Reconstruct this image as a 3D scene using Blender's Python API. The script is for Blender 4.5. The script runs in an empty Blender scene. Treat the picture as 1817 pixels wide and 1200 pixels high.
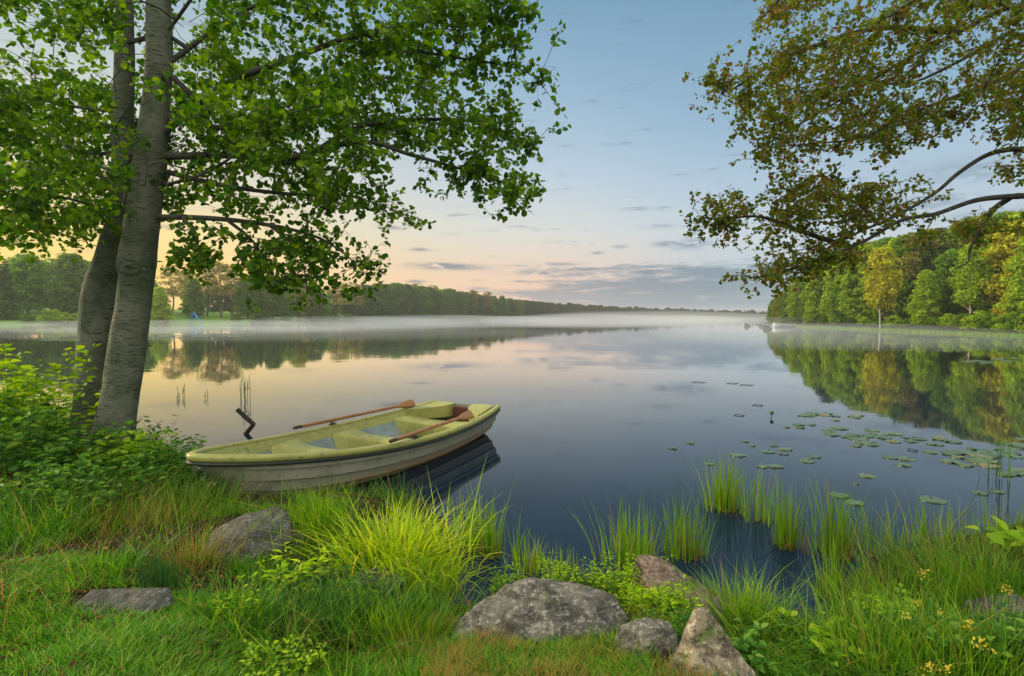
import bpy, bmesh, math, random
import numpy as np
from mathutils import Vector, Matrix

# ------------------------------------------------------------------ camera
scene = bpy.context.scene
W, HH, F = 1817.0, 1200.0, 1009.0          # reference frame and focal length in its pixels
CAMH = 1.75                                 # camera above the water (water is z = 0)
PITCH = math.atan(38.0 / F)
cd = bpy.data.cameras.new("camera"); cam = bpy.data.objects.new("camera", cd)
scene.collection.objects.link(cam); scene.camera = cam
cam.location = (0, 0, CAMH); cam.rotation_euler = (math.pi / 2 - PITCH, 0, 0)
cd.sensor_width = 36.0; cd.lens = 36.0 * F / W; cd.clip_end = 6000; cd.clip_start = 0.05

# ------------------------------------------------------------------ sky
SUN_AZ, SUN_EL = -72.0, 17.0                # degrees from the view direction, above the horizon
world = bpy.data.worlds.new("World"); scene.world = world; world.use_nodes = True
nt = world.node_tree; nt.nodes.clear()

def srgb(r, g, b, k=1.0):
    f = lambda c: (c / 12.92 if c <= .04045 else ((c + .055) / 1.055) ** 2.4)
    return (f(r / 255) * k, f(g / 255) * k, f(b / 255) * k, 1)

class NG:
    """small helper for building node graphs"""
    def __init__(s, tree): s.t = tree
    def n(s, typ, **kw):
        x = s.t.nodes.new(typ)
        for k, v in kw.items(): setattr(x, k, v)
        return x
    def put(s, sock, v):
        if hasattr(v, 'links') or isinstance(v, bpy.types.NodeSocket): s.t.links.new(v, sock)
        else: sock.default_value = v
    def m(s, op, a, b=0.0, c=0.0, clamp=False):
        x = s.n('ShaderNodeMath', operation=op); x.use_clamp = clamp
        s.put(x.inputs[0], a); s.put(x.inputs[1], b); s.put(x.inputs[2], c)
        return x.outputs[0]
    def smooth(s, v, a, b):
        x = s.n('ShaderNodeMapRange', interpolation_type='SMOOTHSTEP')
        s.put(x.inputs[0], v); x.inputs[1].default_value = a; x.inputs[2].default_value = b
        return x.outputs[0]
    def smooth_down(s, v, a, b):             # 1 below a, 0 above b
        return s.m('SUBTRACT', 1.0, s.smooth(v, a, b))
    def mix(s, fac, a, b, mode='MIX'):
        x = s.n('ShaderNodeMix', data_type='RGBA', blend_type=mode)
        s.put(x.inputs[0], fac); s.put(x.inputs[6], a); s.put(x.inputs[7], b)
        return x.outputs[2]
    def ramp(s, fac, stops, interp='LINEAR'):
        x = s.n('ShaderNodeValToRGB'); e = x.color_ramp.elements; x.color_ramp.interpolation = interp
        while len(e) < len(stops): e.new(0.5)
        for k, (p, c) in enumerate(stops): e[k].position = p; e[k].color = c
        s.put(x.inputs[0], fac)
        return x.outputs[0]
    def noise(s, vec, scale=5, detail=4, rough=.55, dist=0.0, dim='3D'):
        x = s.n('ShaderNodeTexNoise', noise_dimensions=dim)
        s.put(x.inputs['Vector'], vec) if vec is not None else None
        x.inputs['Scale'].default_value = scale; x.inputs['Detail'].default_value = detail
        x.inputs['Roughness'].default_value = rough; x.inputs['Distortion'].default_value = dist
        return x.outputs[0]
    def mapping(s, vec, scale=(1, 1, 1), loc=(0, 0, 0), rot=(0, 0, 0)):
        x = s.n('ShaderNodeMapping'); s.put(x.inputs[0], vec)
        x.inputs['Scale'].default_value = scale; x.inputs['Location'].default_value = loc; x.inputs['Rotation'].default_value = rot
        return x.outputs[0]

g = NG(nt)
tc = g.n('ShaderNodeTexCoord'); sp = g.n('ShaderNodeSeparateXYZ'); nt.links.new(tc.outputs['Generated'], sp.inputs[0])
X, Y, Z = sp.outputs
el = g.m('MULTIPLY', g.m('ARCSINE', Z), 57.2958)
az = g.m('MULTIPLY', g.m('ARCTAN2', X, Y), 57.2958)
e01 = g.m('DIVIDE', el, 60.0, clamp=True)
S = lambda d: d / 60.0
rampL = g.ramp(e01, [(0, srgb(255, 184, 72, 1.2)), (S(3.5), srgb(255, 206, 98, 1.18)), (S(7), srgb(255, 226, 142, 1.08)), (S(12), srgb(240, 226, 196)),
                     (S(19), srgb(205, 216, 212)), (S(30), srgb(142, 178, 204)), (1, srgb(120, 160, 195))])
rampC = g.ramp(e01, [(0, srgb(238, 190, 172)), (S(2.5), srgb(242, 204, 182)), (S(5), srgb(238, 216, 200)), (S(8.5), srgb(222, 226, 224)),
                     (S(14), srgb(192, 213, 230)), (S(21), srgb(156, 190, 216)), (S(29), srgb(124, 166, 198)), (1, srgb(110, 152, 190))])
rampR = g.ramp(e01, [(0, srgb(168, 190, 202)), (S(3.5), srgb(186, 203, 214)), (S(7), srgb(204, 217, 226)), (S(11), srgb(186, 208, 226)),
                     (S(18), srgb(150, 186, 212)), (S(29), srgb(118, 160, 192)), (1, srgb(108, 150, 188))])
wR = g.m('MAXIMUM', g.smooth(az, 2, 24), g.smooth_down(az, -115, -70))
wL = g.m('EXPONENT', g.m('MULTIPLY', -1.0, g.m('POWER', g.m('DIVIDE', g.m('ADD', az, 38.0), 25.0), 2.0)))
sky = g.mix(wL, g.mix(wR, rampC, rampR), rampL)
# clouds: long flat streaks low over the lake, a grey-blue bank to the right
cv = g.n('ShaderNodeCombineXYZ'); nt.links.new(az, cv.inputs[0]); nt.links.new(el, cv.inputs[1])
n1 = g.noise(g.mapping(cv.outputs[0], scale=(.13, 1.25, 1), loc=(3.1, 1.7, 0)), 1.0, 7, .66, .35)
n2 = g.noise(g.mapping(cv.outputs[0], scale=(.5, 1.7, 1), loc=(9.1, 4.7, 0)), 1.0, 5, .6, .2)
n3 = g.noise(g.mapping(cv.outputs[0], scale=(.035, .30, 1), loc=(1.1, 6.7, 0)), 1.0, 4, .6, .3)
bank = g.m('MULTIPLY', g.smooth(az, -5, 12), g.m('MULTIPLY', g.smooth_down(el, 4.4, 5.9), g.smooth_down(az, 60, 110)))
band = g.m('MULTIPLY', g.smooth(az, -8, 4), g.m('MULTIPLY', g.smooth_down(el, 1.8, 4.2), g.smooth_down(az, 60, 110)))
cov = g.m('ADD', g.m('MULTIPLY', bank, .185), g.m('MULTIPLY', band, .10))
tot = g.m('ADD', g.m('ADD', g.m('MULTIPLY', n1, .78), g.m('MULTIPLY', n2, .24)), cov)
c1 = g.smooth(tot, .56, .74)
# single small streaks: azimuth, elevation, half widths
acc = None
def px_ang(px, py):
    x, y = (px - W / 2) / F, (HH / 2 - py) / F
    v = Vector((x, math.cos(PITCH) + y * math.sin(PITCH), -math.sin(PITCH) + y * math.cos(PITCH))).normalized()
    return math.degrees(math.atan2(v.x, v.y)), math.degrees(math.asin(v.z))
for (px, py, wx, wy, k) in [(800, 474, 60, 5, .9), (770, 469, 40, 3, .6), (697, 404, 22, 3.5, .7), (745, 443, 18, 3, .7), (738, 500, 14, 3, .9), (975, 483, 62, 5, .8), (985, 469, 48, 3, .6), (1165, 402, 26, 3.5, .6), (1180, 433, 20, 5, .6),
                        (1228, 433, 30, 8, .8), (1100, 438, 14, 3, .5), (1060, 449, 10, 2.5, .6), (1400, 340, 60, 6, .35), (1740, 300, 90, 16, .5), (1640, 360, 70, 9, .5), (1780, 380, 90, 8, .5), (300, 403, 30, 3, .4), (890, 520, 60, 5, .6),
                        (850, 512, 20, 3, .5), (1000, 308, 12, 5, .2), (930, 252, 40, 14, .12)]:
    a0, e0 = px_ang(px, py); wa, we = wx / F * 57.3, wy / F * 57.3
    t1 = g.m('POWER', g.m('DIVIDE', g.m('SUBTRACT', az, a0), wa), 2.0)
    t2 = g.m('POWER', g.m('DIVIDE', g.m('SUBTRACT', el, e0), we), 2.0)
    v = g.m('MULTIPLY', g.m('EXPONENT', g.m('MULTIPLY', g.m('ADD', t1, t2), -1.0)), k)
    acc = v if acc is None else g.m('ADD', acc, v)
acc = g.m('MULTIPLY', g.m('MULTIPLY', acc, 1.3), g.smooth(n2, .32, .55), clamp=True)
high = g.m('MULTIPLY', g.m('MULTIPLY', g.smooth(az, 22, 34), g.smooth(n3, .45, .7)), g.m('MULTIPLY', g.smooth(el, 6, 9), g.m('MULTIPLY', g.smooth_down(el, 13, 19), .55)))
cm = g.m('MAXIMUM', g.m('MAXIMUM', g.m('MULTIPLY', c1, .86), acc), high, clamp=True)
ccol = g.mix(g.smooth(az, -10, 22), srgb(150, 150, 160), g.mix(g.smooth(n3, .35, .65), srgb(104, 132, 155), srgb(138, 163, 182)))
ccol = g.mix(g.smooth_down(el, 0.0, 1.6), ccol, srgb(188, 192, 198))
skyc = g.mix(cm, sky, ccol)
# unseen sky overhead and behind the viewer, boosted and warmed to light the foreground
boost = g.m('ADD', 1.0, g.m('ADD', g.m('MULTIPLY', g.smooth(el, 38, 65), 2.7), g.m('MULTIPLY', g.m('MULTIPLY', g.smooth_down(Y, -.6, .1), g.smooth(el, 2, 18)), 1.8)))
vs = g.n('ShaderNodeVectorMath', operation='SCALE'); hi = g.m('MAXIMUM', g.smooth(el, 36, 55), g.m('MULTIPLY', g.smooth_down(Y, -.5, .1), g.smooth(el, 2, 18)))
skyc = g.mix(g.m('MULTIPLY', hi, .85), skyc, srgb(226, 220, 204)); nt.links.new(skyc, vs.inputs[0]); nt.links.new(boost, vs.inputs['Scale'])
nish = g.n('ShaderNodeTexSky', sky_type='NISHITA'); nish.sun_disc = False
nish.sun_elevation = math.radians(SUN_EL); nish.sun_rotation = math.radians(SUN_AZ)
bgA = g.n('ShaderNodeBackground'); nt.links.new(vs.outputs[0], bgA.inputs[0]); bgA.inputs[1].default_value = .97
bgN = g.n('ShaderNodeBackground'); nt.links.new(nish.outputs[0], bgN.inputs[0]); bgN.inputs[1].default_value = .1
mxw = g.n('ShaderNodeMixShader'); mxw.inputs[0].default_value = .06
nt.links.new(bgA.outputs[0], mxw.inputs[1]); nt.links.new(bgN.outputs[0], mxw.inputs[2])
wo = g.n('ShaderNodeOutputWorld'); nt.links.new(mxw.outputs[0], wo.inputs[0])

sd = bpy.data.lights.new("sun", 'SUN'); sd.energy = 5.0; sd.angle = math.radians(6); sd.color = (1.0, .82, .52)
sun = bpy.data.objects.new("sun", sd); scene.collection.objects.link(sun)
sdir = Vector((math.sin(math.radians(SUN_AZ)) * math.cos(math.radians(SUN_EL)), math.cos(math.radians(SUN_AZ)) * math.cos(math.radians(SUN_EL)), math.sin(math.radians(SUN_EL))))
sun.rotation_euler = sdir.to_track_quat('Z', 'Y').to_euler(); sun.location = sdir * 50

vset = scene.view_settings; vset.view_transform = 'Standard'; vset.look = 'None'; vset.exposure = 0.0; vset.gamma = 1.0; vset.use_curve_mapping = False
scene.render.engine = 'CYCLES'
cy = scene.cycles
cy.max_bounces = 6; cy.diffuse_bounces = 3; cy.glossy_bounces = 3; cy.transmission_bounces = 3; cy.volume_bounces = 1; cy.transparent_max_bounces = 4
cy.use_denoising = True; cy.caustics_reflective = False; cy.caustics_refractive = False
cy.use_adaptive_sampling = True; cy.adaptive_threshold = .012

# ------------------------------------------------------------------ helpers
rng = np.random.RandomState(7)
def ray(px, py):
    x, y = (px - W / 2) / F, (HH / 2 - py) / F
    return np.array([x, math.cos(PITCH) + y * math.sin(PITCH), -math.sin(PITCH) + y * math.cos(PITCH)])
def PZ(px, py, z=0.0):                       # the point at height z behind a spot of the photo
    d = ray(px, py); t = (z - CAMH) / d[2]; return np.array([d[0] * t, d[1] * t, z])
def PY(px, py, Yd):                          # the point at distance Yd
    d = ray(px, py); t = Yd / d[1]; return np.array([d[0] * t, Yd, CAMH + d[2] * t])

def tag(o, label=None, cat=None, group=None, kind=None):
    if label: o['label'] = label
    if cat: o['category'] = cat
    if group: o['group'] = group
    if kind: o['kind'] = kind
    return o
def empty(name, loc, label, cat, group=None, rz=0.0):
    o = bpy.data.objects.new(name, None); scene.collection.objects.link(o); o.location = loc; o.rotation_euler.z = rz
    o.empty_display_size = .1
    return tag(o, label, cat, group)
def link(name, me, parent=None, loc=None):
    o = bpy.data.objects.new(name, me); scene.collection.objects.link(o)
    if parent is not None: o.parent = parent
    if loc is not None: o.location = loc
    return o
def mesh_np(name, V, faces, mats, smooth=False, matidx=None):
    """V (n,3); faces: list of (m,k) int arrays"""
    me = bpy.data.meshes.new(name); V = np.asarray(V, dtype=np.float32)
    me.vertices.add(len(V)); me.vertices.foreach_set('co', V.ravel())
    loops = np.concatenate([f.ravel() for f in faces]).astype(np.int32)
    tot = np.concatenate([np.full(len(f), f.shape[1]) for f in faces]).astype(np.int32)
    start = np.concatenate([[0], np.cumsum(tot)[:-1]]).astype(np.int32)
    me.loops.add(len(loops)); me.loops.foreach_set('vertex_index', loops)
    me.polygons.add(len(tot)); me.polygons.foreach_set('loop_start', start); me.polygons.foreach_set('loop_total', tot)
    if matidx is not None: me.polygons.foreach_set('material_index', np.asarray(matidx, dtype=np.int32))
    me.polygons.foreach_set('use_smooth', np.full(len(tot), smooth))
    for m in (mats if isinstance(mats, (list, tuple)) else [mats]): me.materials.append(m)
    me.update(calc_edges=True); me.validate()
    return me
class Geo:
    """collects pieces and makes one mesh"""
    def __init__(s): s.V = []; s.Fc = {}; s.n = 0
    def add(s, V, Fa):
        V = np.asarray(V, dtype=np.float64); Fa = np.asarray(Fa)
        s.V.append(V); s.Fc.setdefault(Fa.shape[1], []).append(Fa + s.n); s.n += len(V)
    def mesh(s, name, mat, smooth=False):
        return mesh_np(name, np.concatenate(s.V), [np.concatenate(v) for v in s.Fc.values()], mat, smooth)
def norm(a): return a / np.maximum(np.linalg.norm(a, axis=-1, keepdims=True), 1e-9)

_tab = rng.rand(64, 64, 64).astype(np.float32)
def vnoise(p, seed=0):
    p = np.asarray(p, dtype=np.float64) + seed * 17.31
    i = np.floor(p).astype(int); f = p - i; f = f * f * (3 - 2 * f); r = 0
    for dx in (0, 1):
        for dy in (0, 1):
            for dz in (0, 1):
                w = (f[..., 0] if dx else 1 - f[..., 0]) * (f[..., 1] if dy else 1 - f[..., 1]) * (f[..., 2] if dz else 1 - f[..., 2])
                r = r + w * _tab[(i[..., 0] + dx) % 64, (i[..., 1] + dy) % 64, (i[..., 2] + dz) % 64]
    return r
def fbm(p, octv=4, seed=0):
    p = np.asarray(p, dtype=np.float64); a = 1; s = 0; t = 0
    for k in range(octv): s = s + a * (vnoise(p, seed + k) - .5); t += a; a *= .5; p = p * 2.03
    return s / t * 2
def in_poly(x, y, poly):
    poly = np.asarray(poly); r = np.zeros(x.shape, bool); n = len(poly)
    for i in range(n):
        x1, y1 = poly[i]; x2, y2 = poly[(i + 1) % n]
        if y1 == y2: continue
        r ^= ((y1 > y) != (y2 > y)) & (x < (x2 - x1) * (y - y1) / (y2 - y1) + x1)
    return r
def seg_dist(x, y, poly, closed=True):
    poly = np.asarray(poly); d = np.full(x.shape, 1e9); n = len(poly)
    for i in range(n if closed else n - 1):
        a = poly[i]; b = poly[(i + 1) % n]; ab = b - a
        t = np.clip(((x - a[0]) * ab[0] + (y - a[1]) * ab[1]) / (ab @ ab + 1e-12), 0, 1)
        d = np.minimum(d, np.hypot(x - a[0] - t * ab[0], y - a[1] - t * ab[1]))
    return d
def catmull(P, k=6):
    P = np.asarray(P, dtype=float); Q = np.vstack([2 * P[0] - P[1], P, 2 * P[-1] - P[-2]]); out = []
    for i in range(1, len(Q) - 2):
        for t in np.linspace(0, 1, k, endpoint=False):
            out.append(.5 * (2 * Q[i] + (Q[i + 1] - Q[i - 1]) * t + (2 * Q[i - 1] - 5 * Q[i] + 4 * Q[i + 1] - Q[i + 2]) * t * t + (3 * Q[i] - Q[i - 1] - 3 * Q[i + 1] + Q[i + 2]) * t ** 3))
    out.append(P[-1]); return np.array(out)
def tube(geo, P, R, sides=8, cap=False, wob=None):
    P = np.asarray(P, dtype=float); n = len(P); R = np.broadcast_to(np.asarray(R, dtype=float), (n,))
    T = norm(np.gradient(P, axis=0)); ref = np.array([0, 0, 1.0]) if abs(T[0, 2]) < .9 else np.array([0, 1.0, 0])
    A = np.cross(T, ref); bad = np.linalg.norm(A, axis=1) < .15
    if bad.any(): A[bad] = np.cross(T[bad], np.array([1.0, 0, 0]))
    A = norm(A)
    for i in range(1, n):                     # parallel transport
        a = A[i - 1] - T[i] * (A[i - 1] @ T[i]); A[i] = a / max(np.linalg.norm(a), 1e-9)
    B = np.cross(T, A); th = np.linspace(0, 2 * math.pi, sides, endpoint=False)
    ring = P[:, None] + (A[:, None] * np.cos(th)[None, :, None] + B[:, None] * np.sin(th)[None, :, None]) * R[:, None, None]
    if wob is not None: ring = ring + wob(ring, P[:, None])
    V = ring.reshape(-1, 3); i = np.arange(n - 1)[:, None] * sides; j = np.arange(sides)[None]; j2 = (j + 1) % sides
    geo.add(V, np.stack([i + j, i + j2, i + sides + j2, i + sides + j], -1).reshape(-1, 4))
    if cap:
        for e, c in ((0, P[0]), (n - 1, P[-1])):
            geo.add(np.vstack([V[e * sides:(e + 1) * sides], c]), np.array([[k, (k + 1) % sides, sides] for k in range(sides)]))
def frames(D, N):
    """rotation matrices whose y axis is D and z axis near N"""
    Yv = norm(D); Xv = norm(np.cross(Yv, N)); Zv = np.cross(Xv, Yv)
    return np.stack([Xv, Yv, Zv], -1)
def scatter(geo, tv, tf, pos, R, sc):
    N = len(pos)
    if N == 0: return
    sc = np.asarray(sc, dtype=float); sc = sc[:, None] if sc.ndim == 1 else sc
    V = np.einsum('nij,nkj->nki', R, tv[None] * sc[:, None, :]) + pos[:, None]
    Fa = tf[None] + (np.arange(N) * len(tv))[:, None, None]
    geo.add(V.reshape(-1, 3), Fa.reshape(-1, tf.shape[1]))
def rand_dir(n, r=rng, zbias=0.0):
    v = r.normal(size=(n, 3)); v[:, 2] += zbias; return norm(v)
# leaf shapes, base at the origin, along +y, length 1
def leaf_tpl(w, profile):
    V = [(0, 0, 0), (0, 1, 0)]; k = len(profile)
    for (y, x) in profile: V.append((-x * w, y, .16 * x))
    for (y, x) in profile: V.append((x * w, y, .16 * x))
    return np.array(V, float), np.array([[0] + [1] + [2 + i for i in range(k)][::-1], [0] + [2 + k + i for i in range(k)] + [1]])
LEAF_ROUND = leaf_tpl(.47, [(.18, .62), (.5, 1.0), (.85, .72)])
LEAF_OVAL = leaf_tpl(.30, [(.2, .75), (.45, 1.0), (.78, .6)])
LEAF_LANCE = leaf_tpl(.13, [(.2, .8), (.45, 1.0), (.78, .5)])
LEAF_CARD = (np.array([(-.5, -.5, 0), (.5, -.35, .1), (.4, .5, 0), (-.35, .45, .12)]), np.array([[0, 1, 2, 3]]))

def blades(geo, base, h, w, azi, lean, droop, segs=3, r=rng):
    N = len(base); s = np.linspace(0, 1, segs + 1)
    d = np.stack([np.cos(azi), np.sin(azi), np.zeros(N)], -1)
    side = np.stack([-np.sin(azi), np.cos(azi), np.zeros(N)], -1)
    tw = r.uniform(-.9, .9, N); side = norm(side * np.cos(tw)[:, None] + d * np.sin(tw)[:, None])
    V = []
    for k in s:
        c = base + d * (lean * h * k ** 1.7)[:, None] + np.array([0, 0, 1.0]) * (h * (k - droop * k ** 2.6))[:, None]
        ww = (w * .5 * (1 - k ** 1.6 * .93))[:, None]
        V.append(c - side * ww); V.append(c + side * ww)
    V = np.stack(V, 1); m = 2 * (segs + 1)
    q = np.array([[2 * i, 2 * i + 1, 2 * i + 3, 2 * i + 2] for i in range(segs)])
    geo.add(V.reshape(-1, 3), (q[None] + (np.arange(N) * m)[:, None, None]).reshape(-1, 4))

# ------------------------------------------------------------------ materials
def new_mat(name):
    m = bpy.data.materials.new(name); m.use_nodes = True; t = m.node_tree; t.nodes.clear(); return m, NG(t)
def finish(g, shader, disp=None):
    o = g.n('ShaderNodeOutputMaterial'); g.t.links.new(shader, o.inputs[0])
def principled(g, col, rough=.7, spec=.3, bump=None, bs=.3, bd=.02, metal=0.0):
    b = g.n('ShaderNodeBsdfPrincipled'); g.put(b.inputs['Base Color'], col); g.put(b.inputs['Roughness'], rough)
    b.inputs['Specular IOR Level'].default_value = spec; b.inputs['Metallic'].default_value = metal
    if bump is not None:
        u = g.n('ShaderNodeBump'); u.inputs['Strength'].default_value = bs; u.inputs['Distance'].default_value = bd
        g.put(u.inputs['Height'], bump); g.t.links.new(u.outputs[0], b.inputs['Normal'])
    return b.outputs[0]
def objco(g): return g.n('ShaderNodeTexCoord').outputs['Object']
def worldpos(g): return g.n('ShaderNodeNewGeometry').outputs['Position']
def leaf_mat(name, stops, trans=.35, rough=.5, patch=None, patch_scale=1.0, tinted=False, spec=.25):
    m, g = new_mat(name)
    rnd = g.n('ShaderNodeNewGeometry').outputs['Random Per Island']
    col = g.ramp(rnd, stops)
    if patch is not None:
        pn = g.noise(worldpos(g), patch_scale, 3, .6); col = g.mix(g.smooth(pn, patch[1], patch[2]), col, patch[0])
    if tinted:
        oi = g.n('ShaderNodeObjectInfo'); col = g.mix(1.0, col, oi.outputs['Color'], 'MULTIPLY')
    a = principled(g, col, rough, min(spec, .14))
    tr = g.n('ShaderNodeBsdfTranslucent'); hs = g.n('ShaderNodeHueSaturation'); hs.inputs['Hue'].default_value = .495; hs.inputs['Saturation'].default_value = 1.1; hs.inputs['Value'].default_value = 1.5
    g.put(hs.inputs['Color'], col); g.t.links.new(hs.outputs[0], tr.inputs[0])
    x = g.n('ShaderNodeMixShader'); x.inputs[0].default_value = trans; g.t.links.new(a, x.inputs[1]); g.t.links.new(tr.outputs[0], x.inputs[2])
    finish(g, x.outputs[0]); return m
C = lambda r, g_, b: (r, g_, b, 1)
M = {}
M['alder_leaf'] = leaf_mat('alder_leaf', [(0, C(.035, .10, .012)), (.35, C(.06, .155, .012)), (.7, C(.115, .235, .014)), (1, C(.24, .35, .024))], .5, .5, (C(.15, .27, .018), .52, .66), 1.1, spec=.15)
M['olive_leaf'] = leaf_mat('olive_leaf', [(0, C(.055, .10, .016)), (.3, C(.12, .18, .018)), (.6, C(.17, .21, .02)), (.85, C(.20, .14, .028)), (1, C(.20, .10, .035))], .5, .5)
M['far_leaf'] = leaf_mat('far_leaf', [(0, C(.5, .5, .5)), (.5, C(.85, .85, .85)), (1, C(1.25, 1.2, 1.1))], .3, .6, tinted=True, spec=.1)
M['lawn'] = leaf_mat('lawn_blade', [(0, C(.035, .12, .006)), (.45, C(.07, .23, .007)), (.8, C(.13, .31, .010)), (.95, C(.26, .34, .02)), (1, C(.38, .28, .07))], .4, .45, (C(.18, .22, .015), .60, .74), 1.9)
M['meadow'] = leaf_mat('meadow_blade', [(0, C(.015, .07, .006)), (.45, C(.045, .16, .008)), (.8, C(.10, .25, .010)), (.94, C(.22, .32, .02)), (1, C(.34, .2, .06))], .4, .5, (C(.15, .27, .012), .52, .64), 2.6)
M['dry'] = leaf_mat('dry_blade', [(0, C(.10, .14, .02)), (.4, C(.2, .2, .035)), (.75, C(.30, .2, .05)), (1, C(.36, .15, .05))], .35, .6)
M['litter'] = leaf_mat('dead_leaf', [(0, C(.05, .022, .012)), (.5, C(.11, .045, .022)), (.85, C(.17, .07, .03)), (1, C(.26, .14, .06))], .1, .8)
M['sedge'] = leaf_mat('sedge_blade', [(0, C(.16, .30, .012)), (.4, C(.30, .46, .014)), (.8, C(.46, .56, .02)), (.95, C(.52, .5, .05)), (1, C(.55, .36, .1))], .42, .42)
M['reed'] = leaf_mat('reed_blade', [(0, C(.08, .19, .014)), (.5, C(.16, .31, .018)), (.85, C(.26, .40, .025)), (.95, C(.34, .26, .06)), (1, C(.3, .14, .05))], .4, .42)
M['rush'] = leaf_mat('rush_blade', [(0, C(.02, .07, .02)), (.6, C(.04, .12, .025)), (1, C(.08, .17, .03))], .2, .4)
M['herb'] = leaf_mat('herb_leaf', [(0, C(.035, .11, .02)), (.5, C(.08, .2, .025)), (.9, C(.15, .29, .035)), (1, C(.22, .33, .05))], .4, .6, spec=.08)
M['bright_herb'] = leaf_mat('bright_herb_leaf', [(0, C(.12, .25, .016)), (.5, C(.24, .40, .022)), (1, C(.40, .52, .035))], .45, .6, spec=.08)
M['petal'] = leaf_mat('yellow_petal', [(0, C(.55, .42, .03)), (1, C(.65, .55, .10))], .3, .5)

def bark_mat(name, c1, c2, c3, sx=1.0, stretch=(1, 1, 5), bs=.7):
    m, g = new_mat(name); co = objco(g)
    a = g.noise(co, 2.3 * sx, 5, .6); b = g.noise(g.mapping(co, scale=stretch), 7 * sx, 5, .65, .3)
    col = g.mix(g.smooth(a, .38, .62), c1, c2); col = g.mix(g.smooth(b, .55, .66), col, c3)
    sp = g.noise(co, 30 * sx, 3, .6); col = g.mix(g.m('MULTIPLY', g.smooth(sp, .6, .7), .5), col, C(.32, .34, .28))
    finish(g, principled(g, col, .85, .15, g.m('ADD', b, g.m('MULTIPLY', sp, .4)), bs, .02)); return m
M['alder_bark'] = bark_mat('alder_bark', C(.18, .185, .135), C(.09, .11, .066), C(.030, .030, .021), 1.3, (1, 1, 7), 1.0)
M['dark_bark'] = bark_mat('dark_bark', C(.055, .05, .04), C(.035, .034, .026), C(.016, .014, .012), 2.0, (1, 1, 1))
M['branch_bark'] = bark_mat('branch_bark', C(.10, .095, .078), C(.055, .052, .042), C(.02, .018, .015), 1.6, (1, 1, 1))
M['birch_bark'] = bark_mat('pale_bark', C(.42, .36, .30), C(.34, .28, .22), C(.08, .06, .05), .6, (1, 1, 5))
M['far_bark'] = bark_mat('far_bark', C(.13, .095, .07), C(.09, .07, .05), C(.04, .03, .025), .6, (1, 1, 1))

def rock_mat(name, c1, c2, c3, moss=.0):
    m, g = new_mat(name); co = objco(g)
    a = g.noise(co, 5, 6, .65); b = g.noise(co, 45, 4, .7); c = g.noise(co, 16, 5, .7)
    col = g.mix(g.smooth(a, .35, .65), c1, c2); col = g.mix(g.smooth(b, .50, .62), col, c3)
    col = g.mix(g.m('MULTIPLY', g.smooth(c, .54, .62), .75), col, C(.035, .037, .033))
    li = g.noise(g.mapping(co, loc=(4, 3, 1)), 9, 5, .7); col = g.mix(g.m('MULTIPLY', g.smooth(li, .62, .68), .55), col, C(.26, .26, .21)); dk = g.noise(g.mapping(co, loc=(1, 8, 2)), 3.2, 4, .6); col = g.mix(g.m('MULTIPLY', g.smooth(dk, .5, .62), .6), col, C(.05, .048, .04))
    if moss:
        mo = g.noise(g.mapping(co, loc=(9, 2, 7)), 4.5, 5, .6); col = g.mix(g.smooth(mo, .62 - moss * .2, .72 - moss * .2), col, C(.07, .10, .02))
    crack = g.smooth(g.noise(g.mapping(co, scale=(1, 1, 2.6), rot=(.4, .3, 0)), 6, 6, .72, .6), .36, .5); col = g.mix(g.m('MULTIPLY', g.m('SUBTRACT', 1.0, crack), .55), col, C(.03, .028, .022))
    h = g.m('ADD', g.m('ADD', g.m('MULTIPLY', c, .8), g.m('MULTIPLY', b, .5)), g.m('MULTIPLY', crack, .9))
    finish(g, principled(g, col, .82, .2, h, .8, .018)); return m
M['granite'] = rock_mat('grey_granite', C(.135, .125, .10), C(.075, .07, .058), C(.24, .225, .19), .15)
M['granite_tan'] = rock_mat('tan_granite', C(.24, .19, .12), C(.15, .12, .08), C(.36, .31, .22), .35)
M['granite_red'] = rock_mat('reddish_granite', C(.15, .095, .07), C(.095, .075, .06), C(.23, .18, .14), .3)
M['granite_dark'] = rock_mat('dark_stone', C(.075, .075, .062), C(.045, .045, .038), C(.14, .135, .115), .15)

# ------------------------------------------------------------------ land and water
sh = [PZ(310, 800), PZ(350, 852), PZ(430, 888), PZ(560, 897), PZ(700, 900), PZ(768, 912), PZ(800, 950), PZ(815, 1010), PZ(792, 1085),
      PZ(872, 1085), PZ(930, 1052), PZ(1010, 1046), PZ(1120, 1042), PZ(1200, 1055), PZ(1290, 1090), PZ(1370, 1118), PZ(1440, 1125), PZ(1478, 1070), PZ(1530, 1008), PZ(1640, 972), PZ(1817, 938)]
near_shore = np.array([[-60, 24], [-30, 16], [-14, 12.5], [-9, 10.6], [-6.6, 8.8]] + [[p[0], p[1]] for p in sh] + [[7, 5.6], [14, 9], [30, 17]])
near_shore = np.vstack([near_shore[:5], catmull(near_shore[5:-3], 3), near_shore[-3:]])
right_shore = np.array([[44, 30], [47, 44], [45.5, 50], [47, 58], [45, 66], [47, 75], [48, 86], [50, 98], [54, 112], [56, 124], [66, 150], [120, 240], [260, 420]])
far_shore = np.array([[330, 545], [150, 525], [60, 460], [20, 370], [-5, 280], [-28, 232], [-60, 190], [-62, 160], [-75, 142], [-95, 128], [-120, 112], [-160, 100], [-170, 60], [-100, 34]])
lake = np.vstack([near_shore, right_shore, far_shore])
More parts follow.
